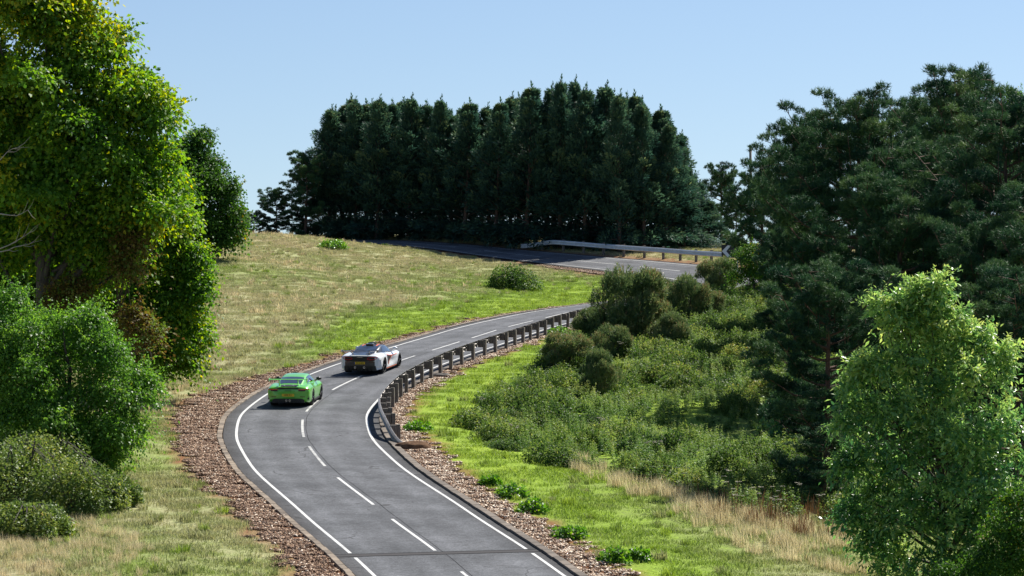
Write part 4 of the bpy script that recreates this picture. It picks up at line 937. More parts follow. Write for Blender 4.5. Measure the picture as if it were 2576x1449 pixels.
# ------------------------------------------------------------------ ground cover, scattered with geometry nodes
def scatter(name, label, pts, rotz, scl, attrs, sources, tilt=None):
    """pts (n,3); one object whose geometry nodes set a source mesh on every point"""
    n = len(pts)
    me = bpy.data.meshes.new(name); me.vertices.add(n); me.vertices.foreach_set('co', np.asarray(pts, np.float32).ravel())
    def att(k, typ, a, f): x = me.attributes.new(k, typ, 'POINT'); x.data.foreach_set(f, np.asarray(a).ravel())
    rot = np.zeros((n, 3), np.float32); rot[:, 2] = rotz
    if tilt is not None: rot[:, :2] = tilt
    att('rot', 'FLOAT_VECTOR', rot, 'vector')
    s = np.asarray(scl, np.float32); s = np.repeat(s[:, None], 3, 1) if s.ndim == 1 else s
    att('scl', 'FLOAT_VECTOR', s, 'vector')
    att('pick', 'INT', rng.integers(0, len(sources), n).astype(np.int32), 'value')
    for k, a in attrs.items(): att(k, 'FLOAT', np.asarray(a, np.float32), 'value')
    me.update()
    c = bpy.data.collections.new(name + '_pieces')
    for i, sm in enumerate(sources): c.objects.link(bpy.data.objects.new(f'{name}_piece_{i}', sm))
    ng = bpy.data.node_groups.new(name, 'GeometryNodeTree')
    ng.interface.new_socket('Geometry', in_out='INPUT', socket_type='NodeSocketGeometry'); ng.interface.new_socket('Geometry', in_out='OUTPUT', socket_type='NodeSocketGeometry')
    gi = ng.nodes.new('NodeGroupInput'); go = ng.nodes.new('NodeGroupOutput')
    ci = ng.nodes.new('GeometryNodeCollectionInfo'); ci.inputs['Collection'].default_value = c; ci.inputs['Separate Children'].default_value = True; ci.inputs['Reset Children'].default_value = True
    ip = ng.nodes.new('GeometryNodeInstanceOnPoints'); ip.inputs['Pick Instance'].default_value = True
    def na(k, t): x = ng.nodes.new('GeometryNodeInputNamedAttribute'); x.data_type = t; x.inputs['Name'].default_value = k; return x.outputs['Attribute']
    L = ng.links.new
    L(gi.outputs[0], ip.inputs['Points']); L(ci.outputs[0], ip.inputs['Instance']); L(na('pick', 'INT'), ip.inputs['Instance Index'])
    L(na('rot', 'FLOAT_VECTOR'), ip.inputs['Rotation']); L(na('scl', 'FLOAT_VECTOR'), ip.inputs['Scale']); L(ip.outputs[0], go.inputs[0])
    o = link(name, me); md = o.modifiers.new('scatter', 'NODES'); md.node_group = ng
    return tag(o, label, kind='stuff')

def blades(seed, n, R, h, w, lean=.35, seedhead=0.0):
    """a patch of grass blades, each a bent strip of two faces"""
    r = np.random.default_rng(seed); a = r.uniform(0, 2 * np.pi, n); q = R * np.sqrt(r.random(n))
    B = np.stack([q * np.cos(a), q * np.sin(a), np.zeros(n) - .02], 1); H = h * r.uniform(.45, 1.15, n)
    b = r.uniform(0, 2 * np.pi, n); ln = H * lean * r.uniform(.2, 1.4, n); D = np.stack([np.cos(b), np.sin(b), 0 * b], 1); S = np.stack([-np.sin(b + r.normal(size=n) * .6), np.cos(b), 0 * b], 1)
    W = (w * r.uniform(.6, 1.3, n))[:, None]
    m = B + D * ln[:, None] * .35 + np.stack([0 * H, 0 * H, H * .6], 1); t = B + D * ln[:, None] + np.stack([0 * H, 0 * H, H], 1)
    V = np.stack([B - S * W * .5, B + S * W * .5, m + S * W * .42, m - S * W * .42, t], 1)
    V = V.reshape(-1, 3); k = np.arange(n) * 5
    F4 = np.stack([k, k + 1, k + 2, k + 3], 1); F3 = np.stack([k + 3, k + 2, k + 4], 1)
    v = r.random(n)
    return V, F4, F3, v
def grass_mat(name, stops=None, transl=.38):
    m, nt, out = new_mat(name)
    g = N(nt, 'ShaderNodeNewGeometry'); al = N(nt, 'ShaderNodeAttribute', attribute_name='lush', attribute_type='INSTANCER'); av = N(nt, 'ShaderNodeAttribute', attribute_name='v')
    if stops is None:
        col = grass_colour(nt, al.outputs['Fac'], g.outputs['Position'])
    else:
        r = ramp(nt, stops); n = N(nt, 'ShaderNodeTexNoise', _Scale=.8, _Detail=3.0); nt.links.new(g.outputs['Position'], n.inputs['Vector'])
        ad = N(nt, 'ShaderNodeMath', operation='MULTIPLY_ADD'); ad.inputs[1].default_value = .5; nt.links.new(av.outputs['Fac'], ad.inputs[0])
        mu = N(nt, 'ShaderNodeMath', operation='MULTIPLY'); mu.inputs[1].default_value = .5; nt.links.new(n.outputs[0], mu.inputs[0]); nt.links.new(mu.outputs[0], ad.inputs[2])
        nt.links.new(ad.outputs[0], r.inputs[0]); col = r.outputs[0]
    r3 = ramp(nt, [(0, (.62, .62, .6)), (.8, (1.15, 1.12, 1.0)), (1, (1.5, 1.35, 1.1))]); nt.links.new(av.outputs['Fac'], r3.inputs[0])
    k = N(nt, 'ShaderNodeMixRGB', blend_type='MULTIPLY'); k.inputs[0].default_value = 1; nt.links.new(col, k.inputs[1]); nt.links.new(r3.outputs[0], k.inputs[2])
    p = N(nt, 'ShaderNodeBsdfPrincipled', _Roughness=.55); p.inputs['Specular IOR Level'].default_value = .3; t = N(nt, 'ShaderNodeBsdfTranslucent'); mx = N(nt, 'ShaderNodeMixShader'); mx.inputs[0].default_value = transl
    nt.links.new(k.outputs[0], p.inputs['Base Color']); nt.links.new(k.outputs[0], t.inputs['Color']); nt.links.new(p.outputs[0], mx.inputs[1]); nt.links.new(t.outputs[0], mx.inputs[2]); nt.links.new(mx.outputs[0], out.inputs[0])
    return m
M['grass'] = grass_mat('grass_blades')
M['straw'] = grass_mat('dry_grass', [(.15, (.30, .24, .12)), (.35, (.52, .43, .25)), (.6, (.70, .62, .42)), (1, (.80, .74, .56))], .35)
M['rust'] = grass_mat('rusty_stems', [(.2, (.10, .05, .025)), (.6, (.23, .12, .06)), (1, (.34, .22, .12))], .2)
def grass_src(seed, n, R, h, w, mat, lean=.35):
    V, a, b, v = blades(seed, n, R, h, w, lean); return np_mesh('grass_patch', V, [a, b], [M[mat]], {'v': ('FACE', np.concatenate([v, v]))})
SHORT = [grass_src(600 + i, 150, .60, .11, .020, 'grass', .7) for i in range(4)]
TUFT = [grass_src(610 + i, 70, .20, .26, .022, 'grass', .7) for i in range(3)]
STRAW = [grass_src(620 + i, 46, .34, .72, .014, 'straw', .55) for i in range(4)]
STRAW_S = [grass_src(630 + i, 46, .22, .36, .020, 'straw', .55) for i in range(3)]
RUST = [grass_src(640 + i, 22, .35, .80, .020, 'rust', .3) for i in range(3)]

VIEW_L, VIEW_R = -1640 / F, 1640 / F            # a little wider than the frame
def sample(n, y0, y1, seed):
    """points over the ground in view (and a margin), uniform per square metre"""
    r = np.random.default_rng(seed); y = np.sqrt(r.uniform(y0**2, y1**2, n)); x = y * r.uniform(VIEW_L, VIEW_R, n); return x, y
SCRUB = poly_world([(1430, 880), (1330, 940), (1250, 985), (1195, 1040), (1185, 1085), (1215, 1125), (1300, 1155), (1420, 1175), (1560, 1195), (1700, 1235), (1850, 1290), (2000, 1300), (2300, 1330), (2560, 1300), (2576, 900), (2100, 800), (1900, 735), (1760, 735), (1600, 800), (1480, 845)])
NETTLE = poly_world([(1330, 1060), (1240, 1120), (1420, 1172), (1560, 1192), (1700, 1232), (1860, 1285), (2100, 1290), (2200, 1180), (2050, 1080), (1900, 1010), (1700, 1000), (1500, 1030)])
DRYR = poly_world([(1370, 1150), (1470, 1165), (1560, 1190), (1700, 1235), (1850, 1290), (2000, 1310), (2200, 1350), (2350, 1449), (2150, 1449), (1900, 1400), (1780, 1340), (1680, 1290), (1560, 1235), (1450, 1190)])
RUSTP = poly_world([(1700, 1250), (1850, 1260), (2000, 1280), (2160, 1310), (2200, 1370), (2000, 1350), (1880, 1320), (1780, 1300)])

def ground_pts(x, y, dz=0.0): return np.stack([x, y, ground(x, y) + dz], 1)
# short turf everywhere
x, y = sample(38000, 70, 268, 1)
off, kk = nearest(x, y); ch, so, lu = zones(x, y, off, kk)
keep = (np.abs(off) > KERB_O + .45) & (ch < .35) & (so < .45) & ~inside(x, y, SCRUB)
x, y, lu, so = x[keep], y[keep], lu[keep], so[keep]
hn = .75 + .6 * fbm(x / 2.2, y / 2.2, 70) ; sz = np.stack([np.ones(len(x)), np.ones(len(x)), (hn * (1.3 - .45 * lu))], 1) * (1 - .45 * so)[:, None]
scatter('grass', 'short grass covering the meadow and the verges', ground_pts(x, y), rng.uniform(0, 6.3, len(x)), sz, {'lush': lu}, SHORT)
# tussocks
x, y = sample(10600, 70, 266, 2)
off, kk = nearest(x, y); ch, so, lu = zones(x, y, off, kk); nz = fbm(x / 3.5, y / 3.5, 71)
keep = (np.abs(off) > KERB_O + 1.0) & (ch < .1) & ~inside(x, y, SCRUB) & (rng.random(len(x)) < np.where(off < 0, .25 + 1.1 * sstep(.45, .62, nz), .45))
x, y, lu = x[keep], y[keep], lu[keep]
scatter('tussock_grass', 'rougher grass tussocks dotted over the meadow', ground_pts(x, y), rng.uniform(0, 6.3, len(x)), rng.uniform(.55, 1.25, len(x)), {'lush': np.clip(lu + rng.normal(size=len(x)) * .22, 0, 1)}, TUFT)
# pale seed heads over the dry part of the meadow and the crest
x, y = sample(10600, 80, 262, 3)
off, kk = nearest(x, y); ch, so, lu = zones(x, y, off, kk); nz = fbm(x / 5, y / 3.0, 72)
p = np.where((off < 0) & (kk < 330), sstep(.50, .66, nz) * .75 * (1 - sstep(.45, .75, lu)), 0) + np.where((y > 238) & (x < -12), .5, 0)
keep = (np.abs(off) > KERB_O + 2.2) & (rng.random(len(x)) < p) & (y > 122)
x, y = x[keep], y[keep]
scatter('dry_grass', 'bleached seed heads over the dry part of the meadow', ground_pts(x, y), rng.uniform(0, 6.3, len(x)), rng.uniform(.6, 1.2, len(x)), {}, STRAW_S)
# long straw grass: right of the verge, and the left foreground corner
x, y = sample(18900, 70, 122, 4)
left = inside(x, y, poly_world([(-150, 1300), (100, 1320), (250, 1300), (330, 1330), (400, 1400), (420, 1449), (300, 1520), (-150, 1520)]))
keep = (inside(x, y, DRYR) | left) & (fbm(x / 1.5, y / 1.5, 73) > .38) & (rng.random(len(x)) < .75)
x, y, left = x[keep], y[keep], left[keep]
scatter('long_dry_grass', 'tall straw coloured grass in front of the nettles and in the left corner', ground_pts(x, y), rng.uniform(0, 6.3, len(x)), rng.uniform(.6, 1.1, len(x)) * np.where(left, .45, .72), {}, STRAW)
x, y = sample(18900, 75, 112, 5); keep = inside(x, y, RUSTP) & (rng.random(len(x)) < .16); x, y = x[keep], y[keep]
scatter('dead_stems', 'rusty brown dead stems in the shade under the pines', ground_pts(x, y), rng.uniform(0, 6.3, len(x)), rng.uniform(.6, 1.0, len(x)), {}, RUST)

# bramble and nettle undergrowth
def bramble_src(seed):
    V, Fq, cv, mb = leaf_mound(seed, 1500, .085, 0); c = V.reshape(-1, 4, 3); q = c[:, :1].copy(); c = (c - q) + q * np.array([.85, .85, .75]); return np_mesh('bramble_mound', c.reshape(-1, 3), Fq, [M['bramble_wild']], {'v': ('FACE', cv)})
BR = [bramble_src(700 + i) for i in range(4)]
def nettle_src(seed, n=9):
    r = np.random.default_rng(seed); V = []; Fq = []; vv = []; n0 = 0
    for s in range(n):
        b0 = np.array([r.normal() * .22, r.normal() * .22, 0]); h = r.uniform(.7, 1.15); ln = r.normal(size=2) * .12; m = 34
        f = np.sort(r.uniform(.08, 1, m)); a = r.uniform(0, 6.28, m); P = b0 + np.stack([ln[0] * f, ln[1] * f, h * f], 1); D = np.stack([np.cos(a), np.sin(a), -.25 + 0 * a], 1); L = .17 * (1.15 - .75 * f)
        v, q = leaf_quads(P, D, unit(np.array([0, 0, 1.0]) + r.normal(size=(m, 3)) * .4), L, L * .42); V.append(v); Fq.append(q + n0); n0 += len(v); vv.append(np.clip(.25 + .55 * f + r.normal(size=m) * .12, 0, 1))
    return np_mesh('nettle_clump', np.concatenate(V), np.concatenate(Fq), [M['nettle']], {'v': ('FACE', np.concatenate(vv))})
NE = [nettle_src(720 + i) for i in range(4)]
x, y = sample(30700, 75, 205, 6)
ins = inside(x, y, SCRUB); net = inside(x, y, NETTLE); off, kk = nearest(x, y)
ins &= (np.abs(off) > 4.8)
rough = fbm(x / 2.6, y / 2.6, 75)
kb = ins & (~net | (rough > .6)) & (rng.random(len(x)) < .24)
dens = .5 * rough[kb] + .5 * fbm(x[kb] / 1.1, y[kb] / 1.1, 76); tk = np.clip(fbm(x / 1.6, y / 1.6, 77) * 1.3 - .74 + rng.normal(size=len(x)) * .18, -.5, .7)
scatter('bramble_undergrowth', 'tangled brambles covering the slope between gorse and pines', ground_pts(x[kb], y[kb], -.1), rng.uniform(0, 6.3, kb.sum()), np.stack([rng.uniform(.7, 1.3, kb.sum()), rng.uniform(.7, 1.3, kb.sum()), .28 + 1.25 * sstep(.32, .68, dens)], 1), {'tone': tk[kb]}, BR)
kn = ins & (net | (rough > .55)) & (rng.random(len(x)) < .62)
scatter('nettle_undergrowth', 'dense bank of nettles below the brambles', ground_pts(x[kn], y[kn]), rng.uniform(0, 6.3, kn.sum()), rng.uniform(.5, 1.0, kn.sum()) * (.35 + .95 * rough[kn]), {'tone': tk[kn]}, NE)

# wood chippings along both verges
M['chip'] = None
def chip_mat():
    m, nt, out = new_mat('wood_chips')
    oi = N(nt, 'ShaderNodeAttribute', attribute_name='tone', attribute_type='INSTANCER'); av = N(nt, 'ShaderNodeAttribute', attribute_name='v')
    ad = N(nt, 'ShaderNodeMath', operation='MULTIPLY_ADD'); ad.inputs[1].default_value = .8; nt.links.new(av.outputs['Fac'], ad.inputs[0]); mu = N(nt, 'ShaderNodeMath', operation='MULTIPLY'); mu.inputs[1].default_value = .3; nt.links.new(oi.outputs['Fac'], mu.inputs[0]); nt.links.new(mu.outputs[0], ad.inputs[2])
    r = ramp(nt, [(0, (.035, .015, .007)), (.35, (.105, .048, .022)), (.65, (.20, .105, .055)), (.85, (.36, .235, .145)), (1, (.70, .60, .48))]); nt.links.new(ad.outputs[0], r.inputs[0])
    p = N(nt, 'ShaderNodeBsdfPrincipled', _Roughness=.8); nt.links.new(r.outputs[0], p.inputs['Base Color']); nt.links.new(p.outputs[0], out.inputs[0]); return m
M['chip'] = chip_mat()
def chips_src(seed, n=46, R=.26):
    r = np.random.default_rng(seed); V = []; Fq = []; vv = []
    for i in range(n):
        l, w, h = r.uniform(.045, .11), r.uniform(.025, .055), r.uniform(.012, .03); a, q = r.uniform(0, 6.28), R * math.sqrt(r.random())
        Mx = Matrix.Translation((q * math.cos(a), q * math.sin(a), r.uniform(.0, .05))) @ Matrix.Rotation(r.uniform(0, 6.28), 4, 'Z') @ Matrix.Rotation(r.normal() * .35, 4, 'X') @ Matrix.Rotation(r.normal() * .35, 4, 'Y')
        b = len(V)
        V += [tuple(Mx @ Vector((x_ * l / 2, y_ * w / 2, z_ * h / 2))) for z_ in (-1, 1) for y_ in (-1, 1) for x_ in (-1, 1)]
        Fq += [[b + j for j in f] for f in ((4, 5, 7, 6), (0, 1, 5, 4), (2, 6, 7, 3), (0, 4, 6, 2), (1, 3, 7, 5))]; vv += [r.random()**1.1] * 5
    return np_mesh('chips', np.array(V), np.array(Fq), [M['chip']], {'v': ('FACE', np.array(vv))})
CH = [chips_src(740 + i) for i in range(5)]
r_ = np.random.default_rng(8); n = 17000
s = r_.uniform(s_of_y(74), s_of_y(205), n); sd = np.where(r_.random(n) < .5, -1, 1); o = sd * (KERB_O + .18 + r_.random(n) * 3.2)
P = road_at(s, o); off, kk = nearest(P[:, 0], P[:, 1]); ch, so, lu = zones(P[:, 0], P[:, 1], off, kk)
keep = (ch > .5) | ((so > .55) & (r_.random(n) < .12)); P = P[keep]; tone = np.where(o[keep] > 0, r_.uniform(.5, 1.6, keep.sum()), r_.uniform(0, 1.0, keep.sum()))
far = r_.uniform(0, 1, 700); s2 = sB - 6 + far * 14; P2 = road_at(s2, -(halfw(s2) + .25 + r_.random(700) * 1.1)); P = np.concatenate([P, P2])
P[:, 2] = ground(P[:, 0], P[:, 1]) + .012
scatter('wood_chippings', 'brown wood chippings along both edges of the road', P, r_.uniform(0, 6.3, len(P)), r_.uniform(.8, 1.15, len(P)), {'tone': np.concatenate([tone, r_.random(700)])}, CH)

# white umbels standing in the scrub and the shade under the pines
M['umbel'] = simple('umbel_white', (.40, .36, .28), .8)
def umbel_src(seed):
    r = np.random.default_rng(seed); mb = MB()
    for k in range(3):
        x0, y0 = r.normal(size=2) * .18; h = r.uniform(.75, 1.1); mb.tube([(x0, y0, 0), (x0 + .03, y0, h)], [.008, .005], 3, cap=False, mi=1)
        for j in range(9):
            a = r.uniform(0, 6.28); q = .09 * math.sqrt(r.random()); mb.box((x0 + .03 + q * math.cos(a), y0 + q * math.sin(a), h + r.uniform(0, .02)), (.035, .035, .012), rz=a)
    return mb.mesh('umbel', [M['umbel'], M['nettle']])
x, y = sample(9000, 78, 150, 7); off, kk = nearest(x, y)
keep = ((inside(x, y, RUSTP) & (rng.random(len(x)) < .10)) | (inside(x, y, SCRUB) & (np.abs(off) < 14) & (rng.random(len(x)) < .022))); x, y = x[keep], y[keep]
scatter('umbel_flowers', 'pale umbel flower heads scattered through the scrub', ground_pts(x, y), rng.uniform(0, 6.3, len(x)), rng.uniform(.8, 1.25, len(x)), {'tone': np.zeros(len(x))}, [umbel_src(i) for i in range(3)])
# ------------------------------------------------------------------ cars
def crom(P, t):
    """Catmull-Rom through the rows of P at parameters t (0..len-1)"""
    P = np.asarray(P, float); n = len(P); t = np.clip(np.asarray(t, float), 0, n - 1 - 1e-9); k = t.astype(int); f = (t - k).reshape((-1,) + (1,) * (P.ndim - 1))
    g = lambda i: P[np.clip(i, 0, n - 1)]
    a, b, c, d = g(k - 1), g(k), g(k + 1), g(k + 2)
    m0 = (c - a) * .5; m1 = (d - b) * .5
    return (2 * f**3 - 3 * f**2 + 1) * b + (f**3 - 2 * f**2 + f) * m0 + (-2 * f**3 + 3 * f**2) * c + (f**3 - f**2) * m1
class Shell:
    """half sections (x, z) from the bottom (or base) to the centre line, one list per station y"""
    def __init__(s, st):
        s.y = np.array([a for a, _ in st]); s.S = np.array([b for _, b in st], float); s.n = s.S.shape[1]
    def at(s, t, q, off=0.0):
        """t station index, q profile index; arrays of equal length"""
        t = np.atleast_1d(np.asarray(t, float)); q = np.atleast_1d(np.asarray(q, float))
        def ev(t_, q_):
            sec = crom(s.S, t_); y = crom(s.y[:, None], t_)[:, 0]; r = np.zeros((len(t_), 3))
            for i in range(len(t_)):
                p = crom(sec[i], q_[i:i + 1])[0]; r[i] = (max(p[0], 0), y[i], p[1])
            return r
        P = ev(t, q)
        if off:
            e = .03; nt = len(s.y) - 1
            a = ev(np.clip(t + e, 0, nt), q) - ev(np.clip(t - e, 0, nt), q); b = ev(t, np.clip(q + e, 0, s.n - 1)) - ev(t, np.clip(q - e, 0, s.n - 1))
            nn = unit(np.cross(a, b)); P = P + nn * off
        return P
    def t_of_y(s, y): return float(np.interp(y, s.y, np.arange(len(s.y))))
    def mesh(s, nt=46, nq=30, cap=True, base_open=False):
        t = np.linspace(0, len(s.y) - 1, nt); q = np.linspace(0, s.n - 1, nq); T, Q = np.meshgrid(t, q, indexing='ij')
        R = s.at(T.ravel(), Q.ravel()).reshape(nt, nq, 3); R[:, -1, 0] = 0
        if not base_open: R[:, 0, 0] = 0
        Lh = R[:, ::-1].copy(); Lh[..., 0] *= -1
        ring = np.concatenate([R, Lh[:, 1:-1] if not base_open else Lh[:, 1:]], 1); m = ring.shape[1]
        V = ring.reshape(-1, 3).tolist(); Fq = []
        for i in range(nt - 1):
            for j in range(m if not base_open else m - 1):
                a, b = i * m + j, i * m + (j + 1) % m; Fq.append((a, b, b + m, a + m))
        if base_open:
            for i in range(nt - 1): Fq.append((i * m + m - 1, i * m, (i + 1) * m, (i + 1) * m + m - 1))
        if cap: Fq += [tuple(range(m))[::-1], tuple((nt - 1) * m + j for j in range(m))]
        return V, Fq
    def patch(s, corners, off, n=9, k=9, side=1, both=False):
        """surface patch between four (y, q) corners, raised by off"""
        c = [(s.t_of_y(a), b) for a, b in corners]; V = []; Fq = []
        u, v = np.meshgrid(np.linspace(0, 1, n), np.linspace(0, 1, k), indexing='ij')
        T = (c[0][0] * (1 - u) + c[1][0] * u) * (1 - v) + (c[3][0] * (1 - u) + c[2][0] * u) * v
        Q = (c[0][1] * (1 - u) + c[1][1] * u) * (1 - v) + (c[3][1] * (1 - u) + c[2][1] * u) * v
        P = s.at(T.ravel(), Q.ravel(), off)
        for sg in ((1, -1) if both else (side,)):
            b = len(V); W = P.copy(); W[:, 0] *= sg; V += W.tolist()
            for i in range(n - 1):
                for j in range(k - 1):
                    f = (b + i * k + j, b + i * k + j + 1, b + (i + 1) * k + j + 1, b + (i + 1) * k + j); Fq.append(f)
        return V, Fq
def from_vf(name, V, Fq, mats, parent, smooth=True):
    me = bpy.data.meshes.new(name); me.from_pydata(V, [], Fq)
    for m in mats: me.materials.append(m)
    bm = bmesh.new(); bm.from_mesh(me); bmesh.ops.remove_doubles(bm, verts=bm.verts, dist=1e-4); bmesh.ops.recalc_face_normals(bm, faces=bm.faces); bm.to_mesh(me); bm.free()
    if smooth: me.polygons.foreach_set('use_smooth', [True] * len(me.polygons))
    me.update(); return link(name, me, parent)
def cut_arches(body, axles, R, x0, black):
    """boolean wheel arches, then paint the cut faces black"""
    tmp = []
    for y, z, rr in axles:
        for sg in (-1, 1):
            bm = bmesh.new(); bmesh.ops.create_cone(bm, cap_ends=True, segments=40, radius1=rr, radius2=rr, depth=.8); me = bpy.data.meshes.new('cut'); 
            bmesh.ops.rotate(bm, verts=bm.verts, matrix=Matrix.Rotation(math.pi / 2, 3, 'Y')); bmesh.ops.translate(bm, verts=bm.verts, vec=(sg * (x0 + .4), y, z)); bm.to_mesh(me); bm.free()
            c = bpy.data.objects.new('cut', me); COL.objects.link(c); tmp.append(c); md = body.modifiers.new('b', 'BOOLEAN'); md.operation = 'DIFFERENCE'; md.solver = 'EXACT'; md.object = c
    dg = bpy.context.evaluated_depsgraph_get(); nm = bpy.data.meshes.new_from_object(body.evaluated_get(dg)); body.modifiers.clear(); body.data = nm
    for c in tmp: bpy.data.objects.remove(c)
    if len(nm.materials) < 2: nm.materials.append(black)
    for p in nm.polygons:
        for y, z, rr in axles:
            d = math.hypot(p.center.y - y, p.center.z - z)
            if d < rr + .003 and (abs(p.normal.x) > .9 and abs(p.center.x) < x0 + .02 and d < rr or abs(p.normal.x) < .2 and abs(d - rr) < .02 and abs(p.center.x) > x0 - .01): p.material_index = 1
        if p.center.z < .2 and p.normal.z < -.5: p.material_index = 1
    nm.update()
def text_part(txt, name, size, parent, loc, rot, mat, sx=1.0):
    cu = bpy.data.curves.new('t', 'FONT'); cu.body = txt; cu.size = size; cu.align_x = 'CENTER'; cu.align_y = 'CENTER'; cu.extrude = .001; cu.offset = .0015
    o = bpy.data.objects.new('t', cu); COL.objects.link(o); dg = bpy.context.evaluated_depsgraph_get(); me = bpy.data.meshes.new_from_object(o.evaluated_get(dg)); bpy.data.objects.remove(o)
    me.materials.clear(); me.materials.append(mat); return link(name, me, parent, loc=loc, rot=rot, scale=(sx, 1, 1))
def wheel(parent, x, y, R, W, sg, rimm, tyrem, spokes, rim_r):
    e = empty('wheel'); e.parent = parent; e.location = (x * sg, y, R)
    w = W / 2
    mb = MB(); mb.lathe([(-w * .75, rim_r), (-w, rim_r + .03), (-w, R - .035), (-w * .8, R - .005), (0, R), (w * .8, R - .005), (w, R - .035), (w, rim_r + .03), (w * .75, rim_r)], 36); mb.build('tyre', tyrem, e, smooth=True)
    mb = MB(); f = sg * w
    mb.lathe([(f * .2, 0.0), (f * .2, rim_r * .99)], 32)                                                   # dark barrel back
    mb.lathe([(f * .78, rim_r * .93), (f * .95, rim_r * .95), (f * .97, rim_r * 1.02), (f * .75, rim_r * 1.03)], 36)
    for k in range(spokes):
        a = 2 * math.pi * k / spokes
        for da in (-.09, .09):
            p0 = Vector((f * .80, .04 * math.cos(a), .04 * math.sin(a))); p1 = Vector((f * .88, rim_r * .97 * math.cos(a + da), rim_r * .97 * math.sin(a + da))); mb.tube([p0, p1], [.020, .013], 5)
    mb.lathe([(f * .7, .065), (f * .92, .06), (f * .94, .0)], 16)
    mb.build('rim', rimm, e)
M['tyre'] = simple('tyre_rubber', (.012, .012, .013), .75)
M['rim_black'] = simple('black_rim', (.02, .02, .022), .35, metal=.6)
M['black'] = simple('black_plastic', (.010, .010, .011), .45)
M['carbon'] = simple('dark_carbon', (.022, .023, .026), .28, coat=.6)
M['glass'] = simple('car_glass', (.010, .014, .018), .04, spec=.9, coat=1.0)
M['green'] = simple('green_paint', (.13, .50, .04), .30, coat=1.0)
M['white'] = simple('pale_silver_paint', (.80, .83, .86), .28, coat=1.0)
M['red'] = simple('red_lens', (.75, .02, .02), .2, coat=.8)
M['red_dark'] = simple('dark_red_lens', (.10, .006, .010), .2, coat=.8)
M['yellow'] = simple('yellow_plate', (.80, .52, .02), .45)
M['ink'] = simple('plate_ink', (.012, .012, .012), .5)
M['orange'] = simple('orange_trim', (.80, .16, .05), .4)
M['chrome'] = simple('bright_metal', (.7, .7, .7), .2, metal=1.0)
M['seat'] = simple('pale_interior', (.22, .22, .23), .7)
M['blue'] = simple('plate_blue', (.02, .06, .30), .5)

def slab_x(mb, xs, yf, z0, z1, th=.02, mi=0):
    """a panel following the tail: y = yf(x), between z0(x) and z1(x)"""
    n = len(xs); V = []
    for x in xs:
        a = z0(x) if callable(z0) else z0; b = z1(x) if callable(z1) else z1; y = yf(x)
        V += [(x, y - .004, a), (x, y - .004, b), (x, y + th, b), (x, y + th, a)]
    Fq = []
    for i in range(n - 1):
        for j in range(4): Fq.append((i * 4 + j, i * 4 + (j + 1) % 4, (i + 1) * 4 + (j + 1) % 4, (i + 1) * 4 + j))
    Fq += [(3, 2, 1, 0), tuple((n - 1) * 4 + j for j in range(4))]
    mb.add(V, Fq, mi); return mb
def wing(name, mat, parent, half, y, z, chord, th, droop=0.0):
    mb = MB(); xs = np.linspace(-half, half, 13); V = []; pr = [(0, .0), (.25, .55), (.6, .5), (1, .1), (1, -.05), (.5, -.2), (.2, -.45)]
    for x in xs:
        for c, h in pr: V.append((x, y + chord * (.5 - c) * -1, z + th * h + .10 * chord * (.5 - c) - droop * (x / half)**2))
    n = len(pr); Fq = [(i * n + j, i * n + (j + 1) % n, (i + 1) * n + (j + 1) % n, (i + 1) * n + j) for i in range(len(xs) - 1) for j in range(n)] + [tuple(range(n))[::-1], tuple((len(xs) - 1) * n + j for j in range(n))]
    mb.add(V, Fq); return mb.build(name, mat, parent, smooth=False)

def place_car(e, u, v, yaw):
    x, d, z = None, None, None
    dd = np.arange(80, 200, .05); X = dd * (u - HU) / F; Z = ZC - dd * (v - HV) / F
    o, k = nearest(X, dd); rz = CL[k, 2]; i = int(np.argmin(np.abs(Z - rz) + (np.abs(o) > 4) * 9)); 
    pitch = math.atan2(CL[k[i] + 4, 2] - CL[k[i] - 4, 2], ARC[k[i] + 4] - ARC[k[i] - 4])
    e.location = (X[i], dd[i], rz[i] + .005); e.rotation_euler = (pitch, 0, -yaw)

